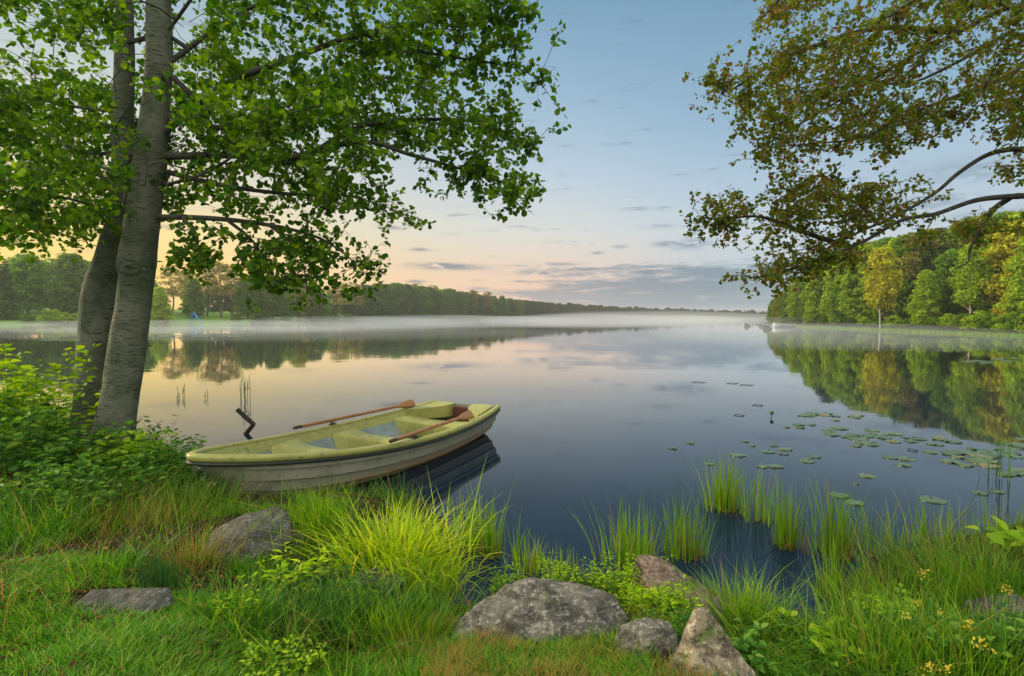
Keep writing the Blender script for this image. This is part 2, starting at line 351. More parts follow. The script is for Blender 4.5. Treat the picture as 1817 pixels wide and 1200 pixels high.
def near_height(x, y):
    ins = in_poly(x, y, lake); d = seg_dist(x, y, lake); d = np.where(ins, -d, d)
    p = np.stack([x, y, x * 0], -1)
    land = .10 * (1 - np.exp(-np.maximum(d, 0) / .07)) + .30 * (1 - np.exp(-np.maximum(d, 0) / 1.1)) + .02 * np.maximum(d, 0)
    z = np.where(d > 0, land, np.maximum(d * .6, -.8))
    z = z + (fbm(p * 1.1, 4, 3) * .10 + fbm(p * 5, 3, 5) * .035) * np.clip(d / .5 + .15, .1, 1)
    return z, d
xs = np.arange(-16, 16.01, .08); ys = np.arange(-6, 15.01, .08)
gx, gy = np.meshgrid(xs, ys); gz, gd = near_height(gx, gy)
nx, ny = len(xs), len(ys)
idx = np.arange(nx * ny).reshape(ny, nx)
quad = np.stack([idx[:-1, :-1], idx[:-1, 1:], idx[1:, 1:], idx[1:, :-1]], -1).reshape(-1, 4)
m, g = new_mat('soil'); co = worldpos(g)
a = g.noise(co, 3, 5, .6); b = g.noise(co, 26, 5, .7)
col = g.mix(g.smooth(a, .4, .6), C(.030, .021, .012), C(.030, .032, .010)); col = g.mix(g.smooth(b, .52, .65), col, C(.09, .038, .018))
finish(g, principled(g, col, .95, .1, b, .8, .03)); M['soil'] = m
o = link('ground', mesh_np('ground', np.stack([gx, gy, gz], -1).reshape(-1, 3), [quad], M['soil'], True)); tag(o, kind='structure')
def gh(x, y):
    z, d = near_height(np.atleast_1d(np.asarray(x, float)), np.atleast_1d(np.asarray(y, float))); return z, d
def G(px, py, z=None):
    """the ground point behind a spot of the photo"""
    zz = .3 if z is None else z
    for _ in range(6):
        p = PZ(px, py, zz)
        if z is not None: break
        zz = float(gh(p[0], p[1])[0][0]); zz = max(zz, -.02)
    p[2] = zz; return p

# far land: one big sheet
rr = np.concatenate([np.linspace(13, 60, 24), np.linspace(64, 300, 60), np.geomspace(306, 4000, 40)]); th = np.linspace(-math.pi, math.pi, 361)
R_, T_ = np.meshgrid(rr, th); fx, fy = R_ * np.sin(T_), R_ * np.cos(T_)
ins = in_poly(fx, fy, lake); dd = seg_dist(fx, fy, lake); dd = np.where(ins, -dd, dd)
pp = np.stack([fx, fy, fx * 0], -1)
fz = np.where(dd > 0, .35 * (1 - np.exp(-dd / 1.2)) + 2.6 * (1 - np.exp(-np.maximum(dd, 0) / 22.)) + 6 * (1 - np.exp(-np.maximum(dd, 0) / 260.)), np.maximum(dd * .25, -2.0))
fz = fz + fbm(pp * .06, 3, 9) * .35 * np.clip(dd / 6, 0, 1) - .05
idx = np.arange(fx.size).reshape(fx.shape); quad = np.stack([idx[:-1, :-1], idx[:-1, 1:], idx[1:, 1:], idx[1:, :-1]], -1).reshape(-1, 4)
m, g = new_mat('far_grass'); co = worldpos(g); a = g.noise(co, .12, 5, .6); b = g.noise(co, 1.4, 4, .7)
col = g.mix(g.smooth(a, .4, .6), C(.022, .034, .014), C(.035, .05, .018)); col = g.mix(g.smooth(b, .5, .7), col, C(.02, .022, .012)); sx_ = g.n('ShaderNodeSeparateXYZ'); g.t.links.new(co, sx_.inputs[0]); lw = g.m('MULTIPLY', g.smooth_down(sx_.outputs[0], -66, -56), g.smooth(sx_.outputs[1], 90, 110)); col = g.mix(lw, col, C(.10, .19, .025))
finish(g, principled(g, col, .95, .1, b, .6, .3)); M['far_grass'] = m
o = link('terrain', mesh_np('terrain', np.stack([fx, fy, fz], -1).reshape(-1, 3), [quad], M['far_grass'], True)); tag(o, kind='structure')
def far_height(x, y):
    x = np.atleast_1d(float(x)); y = np.atleast_1d(float(y)); d = seg_dist(x, y, lake)
    return float(.35 * (1 - np.exp(-d / 1.2)) + 2.6 * (1 - np.exp(-d / 22.)) + 6 * (1 - np.exp(-d / 260.))) if not in_poly(x, y, lake)[0] else 0.0

# water
m, g = new_mat('lake_water'); co = worldpos(g)
n_a = g.noise(g.mapping(co, scale=(1, 1, 1)), 1.1, 3, .5); n_b = g.noise(g.mapping(co, scale=(.25, .9, 1)), .35, 3, .55)
hgt = g.m('ADD', g.m('MULTIPLY', n_a, .25), n_b)
cd_ = g.n('ShaderNodeCameraData').outputs['View Distance'] if False else None
u = g.n('ShaderNodeBump'); u.inputs['Strength'].default_value = .10; u.inputs['Distance'].default_value = .05; g.put(u.inputs['Height'], hgt)
db = g.n('ShaderNodeBsdfDiffuse'); db.inputs[0].default_value = (.007, .017, .032, 1)
gb = g.n('ShaderNodeBsdfGlossy'); gb.inputs[0].default_value = (1, 1, 1, 1); gb.inputs['Roughness'].default_value = .03; g.t.links.new(u.outputs[0], gb.inputs['Normal'])
fr = g.n('ShaderNodeFresnel'); fr.inputs[0].default_value = 1.33
fx_ = g.ramp(fr.outputs[0], [(0, C(.0, .0, .0)), (.06, C(.045, .045, .045)), (.15, C(.09, .09, .09)), (.21, C(.18, .18, .18)), (.45, C(.50, .50, .50)), (.62, C(.86, .86, .86)), (1, C(1, 1, 1))])
b = g.n('ShaderNodeMixShader'); g.t.links.new(fx_, b.inputs[0]); g.t.links.new(db.outputs[0], b.inputs[1]); g.t.links.new(gb.outputs[0], b.inputs[2])
finish(g, b.outputs[0]); M['water'] = m
wr = np.concatenate([[0], np.geomspace(3, 3500, 30)]); wt = np.linspace(0, 2 * math.pi, 65)[:-1]
V = [(0, 3, 0)]; V += [(r * math.cos(t), 3 + r * math.sin(t), 0) for r in wr[1:] for t in wt]
fq = []; ft = [[0, 1 + k, 1 + (k + 1) % 64] for k in range(64)]
for i in range(len(wr) - 2):
    for k in range(64): fq.append([1 + i * 64 + k, 1 + (i + 1) * 64 + k, 1 + (i + 1) * 64 + (k + 1) % 64, 1 + i * 64 + (k + 1) % 64])
o = link('water', mesh_np('water', V, [np.array(ft), np.array(fq)], M['water'], True)); tag(o, kind='structure')
# ------------------------------------------------------------------ the two trees that frame the view
def grow(limbs, attract, r_tip=.0035, power=.42, limb_r=None, seed=1, sag=.05):
    """limbs: polylines (first ones are the scaffold); attractors are joined to the nearest branch node. Returns chains and radii"""
    r = np.random.RandomState(seed)
    nodes = []; parent = []; chains = []
    for L in limbs:
        P = catmull(L, 5)
        if nodes:
            A = np.array(nodes); k = int(np.argmin(((A - P[0]) ** 2).sum(1))); prev = k if np.linalg.norm(A[k] - P[0]) < .8 else -1
        else: prev = -1
        ch = [prev] if prev >= 0 else []
        for p in P: nodes.append(p); parent.append(prev); prev = len(nodes) - 1; ch.append(prev)
        chains.append(ch)
    n_limb = len(chains); A = np.array(nodes)
    d0 = np.array([np.min(((A - a) ** 2).sum(1)) for a in attract]); order = np.argsort(d0)
    buf = np.zeros((len(nodes) + 12 * len(attract), 3)); buf[:len(nodes)] = A; cnt = len(nodes)
    tips = []
    for k in order:
        a = attract[k]; dv = np.linalg.norm(buf[:cnt] - a, axis=1); q = int(np.argmin(dv)); dist = dv[q]
        n = int(np.clip(dist / .16, 1, 10)); p0 = buf[q].copy(); side = r.normal(size=3) * dist * .10
        ch = [q]; prev = q
        for i in range(1, n + 1):
            t = i / n; p = p0 + (a - p0) * t + side * math.sin(math.pi * t) + np.array([0, 0, sag * dist * math.sin(math.pi * t)])
            buf[cnt] = p; parent.append(prev); prev = cnt; ch.append(cnt); cnt += 1
        chains.append(ch); tips.append((a, norm((a - p0)[None])[0], dist))
    w = np.zeros(cnt); haschild = np.zeros(cnt, bool)
    for i in range(cnt):
        if parent[i] >= 0: haschild[parent[i]] = True
    w[~haschild] = 1
    for i in range(cnt - 1, -1, -1):
        if parent[i] >= 0: w[parent[i]] += w[i]
    rad = r_tip * np.maximum(w, 1) ** power
    return buf[:cnt], chains, rad, tips, n_limb
def branches_mesh(name, nodes, chains, rad, n_limb, mat, rmax=.2, r_limb=.04):
    geo = Geo()
    for k, ch in enumerate(chains):
        P = nodes[ch]; R = np.minimum(rad[ch], rmax).copy()
        if k < n_limb: R = np.maximum(R, np.linspace(1, .12, len(R)) ** 1.1 * r_limb * min(1, len(R) / 34))
        elif len(ch) > 1: R[0] = min(R[0], R[1] * 1.25)
        tube(geo, P, R, 8 if k < n_limb else (4 if R.max() > .008 else 3))
    return geo.mesh(name, mat, True)
def leaf_clusters(geo, tips, tpl, per, size, spread, r, up=.9, back=.35, twigs=None, nsub=4):
    """every twig end carries a few short shoots with overlapping leaves along them"""
    T = np.array([t[0] for t in tips]); D = np.array([t[1] for t in tips]); n = len(T)
    ii = np.repeat(np.arange(n), nsub); N = len(ii)
    b0 = T[ii] - D[ii] * (r.uniform(0, back, N) * (np.tile(np.arange(nsub), n) > 0))[:, None]
    dirs = norm(D[ii] * .8 + r.normal(size=(N, 3)) * np.array([.75, .75, .5]) + np.array([0, 0, -.12])); L = spread * r.uniform(.7, 2.2, N)
    keep_ = r.rand(N) < .9; b0 = b0[keep_]; dirs = dirs[keep_]; L = L[keep_]; N = len(b0)
    if twigs is not None:
        for k in range(N): twigs_add(twigs, b0[k], b0[k] + dirs[k] * L[k])
    k = np.maximum(3, np.round(per * L / spread / 1.45 * r.uniform(.7, 1.3, N)).astype(int)); jj = np.repeat(np.arange(N), k); m_ = len(jj)
    t = r.uniform(.1, 1.05, m_); pos = b0[jj] + dirs[jj] * (L[jj] * t)[:, None]
    dr = norm(dirs[jj] * .55 + rand_dir(m_, r) * .9 + np.array([0, 0, -.25])); nm = norm(r.normal(size=(m_, 3)) * .6 + np.array([0, 0, up])); sz = size * r.uniform(.6, 1.25, m_)
    scatter(geo, tpl[0], tpl[1], pos + dr * (size * .25), frames(dr, nm), sz)
_tw = np.array([[math.cos(a), math.sin(a)] for a in (0, 2.09, 4.19)])
def twigs_add(geo, a, b, r0=.0022):
    d = b - a; u = np.cross(d, [0.3, .2, 1.0]); u /= max(np.linalg.norm(u), 1e-9); v = np.cross(d, u); v /= max(np.linalg.norm(v), 1e-9)
    o_ = (_tw[:, :1] * u + _tw[:, 1:] * v); geo.add(np.vstack([a + o_ * r0, b + o_ * r0 * .4]), np.array([[0, 1, 4, 3], [1, 2, 5, 4], [2, 0, 3, 5]]))
def sample_poly(poly, n, y0, y1, r):
    poly = np.array(poly, float); out = []
    while len(out) < n:
        x = r.uniform(poly[:, 0].min(), poly[:, 0].max(), 4 * n); y = r.uniform(poly[:, 1].min(), poly[:, 1].max(), 4 * n)
        ok = in_poly(x, y, poly)
        for a, b in zip(x[ok], y[ok]):
            q = PY(a, b, r.uniform(y0, y1))
            if fbm(q * 1.25, 2, 41) < -.24 + r.uniform(-.15, .1): continue
            out.append(q)
            if len(out) >= n: break
    return out
def along(L, n, r, spread, t0=.25):
    P = catmull(L, 8); out = []
    for _ in range(n):
        t = r.uniform(t0, 1) ** .8; k = min(int(t * (len(P) - 1)), len(P) - 1); out.append(P[k] + r.normal(size=3) * spread * np.array([1, 1.2, .75]))
    return out

# --- left: grey alder with two leaning trunks
TY = 6.0
def trunk_path(rows, Ys):
    P = []; R = []
    for (py, xa, xb), yd in zip(rows, Ys):
        P.append(PY((xa + xb) / 2, py, yd)); R.append((xb - xa) / 2 / F * yd * .85)
    P = np.array(P); R = np.array(R); Pc = catmull(P, 6); Rc = catmull(np.stack([R, R, R], -1), 6)[:, 0]
    return Pc, Rc
def bark_wobble(seed, amp=.012):
    def f(ring, c):
        d = norm(ring - c); n = fbm(ring * np.array([5, 5, 2.2]), 4, seed)[..., None]; m_ = fbm(ring * np.array([1.6, 1.6, .9]), 2, seed + 3)[..., None]
        return d * (n * amp + m_ * amp * 1.8)
    return f
base = G(205, 812)
tree = empty('alder_tree', (base[0], base[1], base[2]), 'tall grey-barked tree with two leaning trunks and bright green leaves on the near bank', 'tree')
def local(me, o):
    me.transform(Matrix.Translation(-Vector(o.location))); return me
rowsR = [(880, 135, 262), (820, 150, 250), (760, 163, 244), (700, 178, 250), (600, 192, 264), (500, 209, 275), (470, 206, 279), (440, 211, 280), (400, 217, 284), (300, 234, 296), (200, 248, 303), (100, 259, 306), (0, 262, 301), (-150, 270, 303), (-350, 285, 312), (-600, 310, 330)]
PR, RR = trunk_path(rowsR, [5.75, 5.85] + [5.9] * 14)
rowsL = [(870, 95, 200), (800, 112, 190), (740, 124, 186), (700, 129, 190), (600, 139, 204), (520, 148, 210), (460, 168, 216), (420, 180, 222), (380, 194, 230), (300, 199, 236), (200, 200, 237), (100, 203, 239), (0, 206, 237), (-150, 205, 232), (-350, 190, 212), (-600, 170, 186)]
PL, RL = trunk_path(rowsL, [6.1, 6.2, 6.25, 6.25, 6.25, 6.25, 6.22, 6.2, 6.15, 6.15, 6.2, 6.2, 6.2, 6.2, 6.2, 6.2])
KN = PY(232, 478, 5.75)
def knot(f):
    def h(ring, c):
        d = norm(ring - c); q = np.linalg.norm((ring - KN) * np.array([1, .8, 1.3]), axis=-1)[..., None]
        return f(ring, c) + d * (.034 * np.exp(-(q / .085) ** 2) - .05 * np.exp(-((q - .0) / .030) ** 2) - .012 * np.exp(-((q - .10) / .018) ** 2))
    return h
for P_, R_2, sd_ in ((PR, RR, 2), (PL, RL, 8)):
    # finer rings for the bark
    k = np.linspace(0, len(P_) - 1, 420); Pi = np.stack([np.interp(k, np.arange(len(P_)), P_[:, c]) for c in range(3)], -1); Ri = np.interp(k, np.arange(len(P_)), R_2)
    ge = Geo(); tube(ge, Pi, Ri, 64, wob=knot(bark_wobble(sd_)) if sd_ == 2 else bark_wobble(sd_)); link('trunk', local(ge.mesh('trunk', M['alder_bark'], True), tree), tree)
def LP(pts, y0, y1):
    n = len(pts); return np.array([PY(p[0], p[1], y0 + (y1 - y0) * i / (n - 1)) for i, p in enumerate(pts)])
_LP = LP
def LP(pts, y0, y1): return _LP([(p[0] if p[0] < 640 else 640 + (p[0] - 640) * .89, p[1]) for p in pts], y0, y1)
limbs = [LP([(285, 240), (400, 150), (520, 103), (600, 72), (635, 58), (700, 80), (780, 95), (870, 108), (940, 118), (985, 135)], 5.9, 5.6),
         LP([(280, 278), (420, 276), (520, 287), (620, 232), (700, 215), (790, 212), (860, 216), (930, 235), (997, 245)], 5.9, 6.2),
         LP([(500, 284), (640, 252), (740, 275), (840, 300), (900, 318), (965, 332)], 5.95, 5.5),
         LP([(275, 300), (400, 330), (520, 345), (600, 345), (665, 360), (722, 378)], 5.9, 6.6),
         LP([(262, 385), (380, 388), (480, 400), (560, 420), (610, 450), (650, 486)], 5.9, 5.3),
         LP([(480, 400), (525, 440), (540, 480), (545, 515)], 5.6, 5.2),
         LP([(325, 387), (350, 420), (345, 450), (340, 480)], 5.8, 5.4),
         LP([(400, 388), (450, 430), (462, 470), (460, 500)], 5.7, 5.5),
         LP([(600, 72), (700, 50), (800, 30), (880, 15), (950, 2)], 5.7, 5.3),
         LP([(290, 120), (400, 40), (520, -20), (680, -60), (860, -70)], 5.9, 6.6),
         LP([(295, 60), (380, -60), (470, -200), (600, -330)], 5.9, 5.0),
         LP([(300, 200), (420, 230), (540, 190), (650, 140), (760, 150), (845, 178)], 5.9, 7.4),
         LP([(290, 330), (380, 300), (500, 210), (600, 180)], 5.9, 4.6),
         LP([(215, 272), (150, 270), (60, 235), (-80, 200), (-250, 190)], 6.1, 5.6),
         LP([(215, 78), (185, 45), (120, -10), (0, -90), (-200, -180)], 6.2, 6.8),
         LP([(208, 380), (110, 350), (0, 340), (-120, 380)], 6.2, 5.2),
         LP([(212, 200), (110, 185), (-20, 150), (-220, 110)], 6.2, 7.6),
         LP([(210, 330), (140, 300), (60, 320), (0, 380), (-60, 420)], 6.2, 7.6),
         LP([(225, -40), (200, -200), (120, -380), (-20, -520)], 6.2, 5.0),
         LP([(225, -100), (260, -300), (340, -480), (420, -620)], 6.2, 7.4)]
r = np.random.RandomState(21)
core = [(-60, -60), (640, -60), (860, -10), (850, 50), (780, 80), (690, 60), (720, 120), (800, 170), (790, 210), (800, 240), (790, 290), (700, 275), (660, 300), (700, 350), (600, 370), (590, 395), (540, 400), (480, 380), (410, 365), (330, 362), (290, 365), (215, 390), (160, 410), (80, 425), (-60, 440)]
att = sample_poly(core, 560, 4.6, 8.2, r)
att += sample_poly([(-60, 120), (230, 150), (235, 380), (120, 430), (-60, 450)], 150, 5.0, 8.0, r)
att += sample_poly([(290, 100), (620, 110), (640, 330), (420, 380), (290, 360)], 130, 4.8, 7.6, r)
att += sample_poly([(300, 400), (400, 400), (370, 470), (330, 480)], 8, 5.2, 5.9, r)
att += sample_poly([(430, 420), (490, 420), (480, 505), (430, 505)], 10, 5.2, 6.0, r)
att += sample_poly([(510, 430), (575, 430), (565, 515), (515, 520)], 12, 5.0, 5.7, r)
att += sample_poly([(-350, -60), (900, -60), (700, -420), (200, -700), (-300, -400)], 300, 4.4, 8.0, r)
att += sample_poly([(-420, -60), (-60, -60), (-60, 430), (-300, 400)], 120, 4.6, 7.8, r)
for i, (n_, sp_) in enumerate([(46, .17), (46, .17), (34, .16), (17, .15), (13, .12), (6, .10), (5, .1), (8, .12), (34, .17), (10, .2), (10, .2), (16, .2), (10, .2), (12, .2)]):
    att += along(limbs[i], n_, r, sp_, .35)
nodes, chains, rad, tips, nl = grow(limbs, np.array(att), .0032, .40, seed=5)
# twigs must not hide the trunks entirely: thin out leaves straight in front of them
me = branches_mesh('branches', nodes, chains, rad, nl, M['branch_bark'], .055)
br_ = link('branches', local(me, tree), tree)
ge = Geo(); tp = [t for t in tips]
def hides(t):
    x, y, z = t[0]; px = W / 2 + x / y * F
    return (y < 6.0) and (z > 1.5) and abs(px - (232 + 30 * (z - 2.5))) < 75 and t[0][2] < 5.5
tp = [t for t in tp if not (hides(t) and r.rand() < .88)]
tw = Geo(); leaf_clusters(ge, tp, LEAF_ROUND, 8, .057, .13, r, twigs=tw, nsub=5, back=.5); link('twigs', local(tw.mesh('twigs', M['branch_bark']), tree), br_)
link('crown', local(ge.mesh('crown', M['alder_leaf']), tree), tree)
# leafy shoot on the trunk
LP = _LP
# --- right: olive-brown tree reaching in from beyond the frame
tb = np.array([9.3, 7.2, 0.0]); tb[2] = float(gh(9.3, 7.2)[0][0])
tree = empty('olive_leaved_tree', tuple(tb), 'tree with small olive and brown leaves whose dark branches reach in over the water', 'tree')
tp_ = np.array([tb + [0, 0, -.3], tb + [0, 0, .3], tb + [-.1, 0, 1.5], tb + [-.25, -.05, 3], tb + [-.2, -.1, 4.6], tb + [0, 0, 6.5], tb + [.2, .1, 8.5]])
ge = Geo(); Pt = catmull(tp_, 14); tube(ge, Pt, np.interp(np.linspace(0, 1, len(Pt)), [0, .1, .5, 1], [.42, .30, .24, .07]), 40, wob=bark_wobble(31, .02)); link('trunk', local(ge.mesh('trunk', M['dark_bark'], True), tree), tree)
def RP(off, pts, y0, y1):
    L = LP(pts, y0, y1); return np.vstack([[np.array(o_) for o_ in off], L])
T0 = lambda z: (9.05, 7.2, z)
limbs = [RP([T0(4.6), (8.2, 7.1, 5.2), (7.2, 6.9, 5.35)], [(1817, 8), (1700, 58), (1600, 110), (1500, 172), (1400, 232), (1330, 272)], 6.7, 6.2),
         RP([T0(3.9), (8.3, 7.0, 4.4), (7.3, 6.8, 4.7)], [(1850, 100), (1790, 135), (1740, 155), (1660, 185), (1590, 212), (1530, 245), (1440, 255), (1370, 262)], 6.6, 5.9),
         RP([T0(3.3), (8.3, 7.0, 3.7), (7.2, 6.8, 3.95)], [(1850, 266), (1795, 265), (1750, 276), (1700, 308), (1660, 342), (1600, 378), (1540, 405), (1480, 430), (1400, 448)], 6.4, 5.7),
         RP([T0(2.9), (8.3, 6.9, 3.1), (7.2, 6.7, 3.25)], [(1850, 346), (1790, 349), (1730, 356), (1660, 380), (1600, 391), (1530, 430), (1460, 457), (1400, 478), (1345, 492), (1308, 488)], 6.3, 5.5),
         LP([(1795, 349), (1758, 376), (1737, 410), (1722, 440), (1717, 466), (1694, 476)], 6.3, 6.1),
         LP([(1480, 430), (1420, 410), (1350, 385), (1290, 388), (1252, 388)], 5.9, 5.5),
         LP([(1700, 58), (1560, 50), (1450, 80), (1380, 110), (1300, 158), (1280, 160)], 6.6, 5.8),
         RP([T0(5.4), (8.2, 7.3, 6.3), (7.2, 7.2, 6.9)], [(1800, -160), (1640, -130), (1480, -60), (1390, -5), (1350, 35)], 6.9, 6.2),
         RP([T0(5.2), (8.4, 6.6, 5.8), (7.4, 6.2, 6.2)], [(1900, -80), (1760, -70), (1640, -10), (1560, 40), (1480, 90)], 6.0, 5.4),
         RP([T0(4.4), (8.2, 7.6, 4.9), (7.3, 7.8, 5.1)], [(1800, 60), (1700, 110), (1600, 150), (1480, 130), (1380, 170)], 7.8, 7.4),
         LP([(1560, 398), (1520, 360), (1470, 345), (1420, 335)], 6.0, 6.3),
         np.array([tb + [-.2, 0, 4.8], tb + [1.2, .5, 6], tb + [2.6, .8, 7]]), np.array([tb + [0, 0, 3.9], tb + [.8, -1.2, 5], tb + [1.6, -2.4, 5.6]]),
         np.array([tb + [0, 0, 4.4], tb + [.2, 1.4, 5.4], tb + [.2, 3, 6.2]])]
r = np.random.RandomState(33)
pA = [(1335, -40), (1335, 50), (1345, 100), (1300, 150), (1320, 240), (1335, 285), (1430, 285), (1500, 262), (1560, 285), (1640, 262), (1740, 235), (1870, 240), (1870, -40)]
att = sample_poly(pA, 540, 5.4, 7.8, r)
att += sample_poly([(1290, 375), (1340, 350), (1400, 305), (1440, 310), (1500, 335), (1560, 320), (1640, 315), (1670, 335), (1620, 360), (1560, 395), (1480, 425), (1440, 445), (1330, 420)], 95, 5.3, 6.6, r)
att += sample_poly([(1350, 445), (1450, 440), (1560, 430), (1500, 470), (1430, 490), (1360, 492)], 34, 5.2, 6.2, r)
att += sample_poly([(1560, 420), (1700, 400), (1817, 385), (1850, 420), (1700, 440), (1600, 448)], 26, 6.0, 7.0, r)
att += sample_poly([(1780, 270), (1850, 270), (1850, 330), (1775, 325)], 14, 5.8, 7.0, r)
att += sample_poly([(1870, -40), (1335, -40), (1500, -420), (2100, -600), (2500, -300), (2300, 300), (1870, 250)], 330, 5.0, 9.0, r)
for i, (n_, sp_) in enumerate([(12, .16), (14, .15), (6, .13), (12, .08), (0, .1), (26, .09), (26, .13), (12, .15), (8, .15), (12, .15), (10, .12)]):
    if n_: att += along(limbs[i], n_, r, sp_, .5)
nodes, chains, rad, tips, nl = grow(limbs, np.array(att), .0030, .41, seed=6, sag=.03)
rad2 = rad.copy()
me = branches_mesh('branches', nodes, chains, rad2, nl, M['dark_bark'], .075, .044); br_ = link('branches', local(me, tree), tree)
ge = Geo(); tw = Geo(); leaf_clusters(ge, tips, LEAF_ROUND, 7, .042, .105, r, twigs=tw, nsub=5, back=.45); link('twigs', local(tw.mesh('twigs', M['dark_bark']), tree), br_)
link('crown', local(ge.mesh('crown', M['olive_leaf']), tree), tree)
# ------------------------------------------------------------------ far trees
def clump_crown(r, H, cw, low, n_clump, per, size, shape='round', hollow=.45, flat=.7, cs=.085):
    """leaf faces in many small uneven clumps"""
    ge = Geo(); cc = []; cr = []
    while len(cc) < n_clump:
        t = r.uniform(0, 1); z = low + (H - low) * t
        if shape == 'round': w = cw * math.sqrt(max(0, 1 - (2 * t - .85) ** 2 / 1.4)) 
        elif shape == 'tall': w = cw * (1 - t) ** .45 * (.55 + .45 * min(1, t * 5))
        elif shape == 'cone': w = cw * (1 - t) ** .9
        else: w = cw * math.sqrt(max(0, 1 - (2 * t - 1) ** 2))
        a = r.uniform(0, 2 * math.pi); w *= .8 + .3 * math.sin(a * 2 + z * .9) * math.sin(a * 3 + cw * 7 + z) + (r.uniform(-.1, .15) if r.rand() < .8 else r.uniform(.1, .4))
        q = r.uniform(hollow, 1) ** .6
        cc.append([w * q * math.cos(a), w * q * math.sin(a), z]); cr.append(H * cs * r.uniform(.6, 1.35))
    cc = np.array(cc); cr = np.array(cr); ii = np.repeat(np.arange(n_clump), per); N = len(ii)
    d = rand_dir(N, r, .25); rad_ = cr[ii] * r.uniform(.35, 1.05, N) ** .6
    pos = cc[ii] + d * rad_[:, None] * np.array([1.15, 1.15, flat])
    nm = norm(d + r.normal(size=(N, 3)) * .55 + np.array([0, 0, .3])); up = rand_dir(N, r)
    scatter(ge, LEAF_CARD[0], LEAF_CARD[1], pos, frames(up, nm), size * r.uniform(.6, 1.4, N))
    return ge, cc
def tree_mesh(kind, seed):
    r = np.random.RandomState(seed); tr = Geo(); H = 10.0
    top = .92
    if kind == 'broad': cr, cc = clump_crown(r, H, r.uniform(2.3, 2.9), .8, 300, 42, .21, 'round', .3, .7, .06)
    if kind == 'bushy': cr, cc = clump_crown(r, H, 2.8, .3, 300, 42, .21, 'tall', .35, .7, .06)
    if kind == 'birch': cr, cc = clump_crown(r, H, 2.0, 2.6, 130, 55, .19, 'round', .25, .85, .07)
    if kind == 'tall': cr, cc = clump_crown(r, H, 1.7, 1.2, 130, 60, .2, 'tall', .3)
    if kind == 'thin': cr, cc = clump_crown(r, H, 2.2, 4.0, 60, 34, .19, 'round', .3, .6, .065)
    if kind == 'pine': cr, cc = clump_crown(r, H, 1.9, 4.6, 44, 70, .17, 'round', .3, .45, .085)
    if kind == 'spruce':
        cr = Geo(); cc = []
        for k in range(26):
            t = k / 25; z = .6 + 9.2 * t; R0 = 2.1 * (1 - t) ** .85 + .12
            for a in np.arange(0, 2 * math.pi, .62) + r.uniform(0, 1):
                L = R0 * r.uniform(.75, 1.15); n = int(10 + 34 * L / 2); s = r.uniform(.1, 1, n) ** .7
                d = np.array([math.cos(a), math.sin(a), 0]); side = np.array([-math.sin(a), math.cos(a), 0])
                pos = np.array([0, 0, z]) + d * (s * L)[:, None] + side * (r.normal(size=n) * .22 * (1.1 - s) * L)[:, None] + np.array([0, 0, 1.0]) * (-.32 * L * s + .12 * L * s ** 3 + r.normal(size=n) * .05)[:, None]
                scatter(cr, LEAF_CARD[0], LEAF_CARD[1], pos, frames(norm(d + r.normal(size=(n, 3)) * .5), norm(np.array([0, 0, 1.0]) + r.normal(size=(n, 3)) * .6)), .19 * r.uniform(.6, 1.3, n))
                cc.append(d * L * .6 + np.array([0, 0, z]))
        cc = np.array(cc)
    bend = r.normal(size=2) * .12
    P = np.array([[bend[0] * math.sin(z * .5), bend[1] * math.sin(z * .4), z - .3] for z in np.linspace(0, H * top, 9)])
    tube(tr, P, np.linspace(.17 if kind != 'birch' else .13, .03, 9), 8)
    for k in r.permutation(len(cc))[:26]:
        c = cc[k]; z0 = max(.8, c[2] - np.hypot(c[0], c[1]) * .8 - .2); z0 = min(z0, H * .85)
        p0 = np.array([np.interp(z0, P[:, 2], P[:, 0]), np.interp(z0, P[:, 2], P[:, 1]), z0]); mid = (p0 + c) / 2 + np.array([0, 0, -.15])
        tube(tr, np.array([p0, mid, c]), [.05, .035, .012], 5)
    bark = M['birch_bark'] if kind == 'birch' else M['far_bark']
    return tr.mesh(kind + '_trunk', bark, True), cr.mesh(kind + '_crown', M['far_leaf'])
kinds = {}
for k, sds in {'broad': (1, 2, 3), 'bushy': (4, 5), 'birch': (6, 7), 'tall': (8, 9), 'thin': (10, 11), 'pine': (12, 13), 'spruce': (14, 15)}.items():
    kinds[k] = [tree_mesh(k, s + 100) for s in sds]
def far_tree(kind, x, y, h, tint, label, group, v=0, rz=0.0, name=None, z=None, wide=1.0):
    tm, cm_ = kinds[kind][v % len(kinds[kind])]
    nm = name or {'broad': 'broadleaf_tree', 'bushy': 'broadleaf_tree', 'birch': 'birch_tree', 'tall': 'aspen_tree', 'thin': 'broadleaf_tree', 'pine': 'pine_tree', 'spruce': 'spruce_tree'}[kind]
    o = empty(nm, (x, y, far_height(x, y) if z is None else z), label, 'tree', group, rz); s = h / 10.0; o.scale = (s * wide, s * wide, s)
    link('trunk', tm, o); c = link('crown', cm_, o); c.color = (*tint, 1)
    return o
GREEN = (.12, .235, .015); LIME = (.27, .40, .018); GOLD = (.43, .43, .02); DEEP = (.10, .165, .02); OLIVE = (.24, .26, .025); RUST = (.22, .20, .045); PINE = (.06, .10, .03)
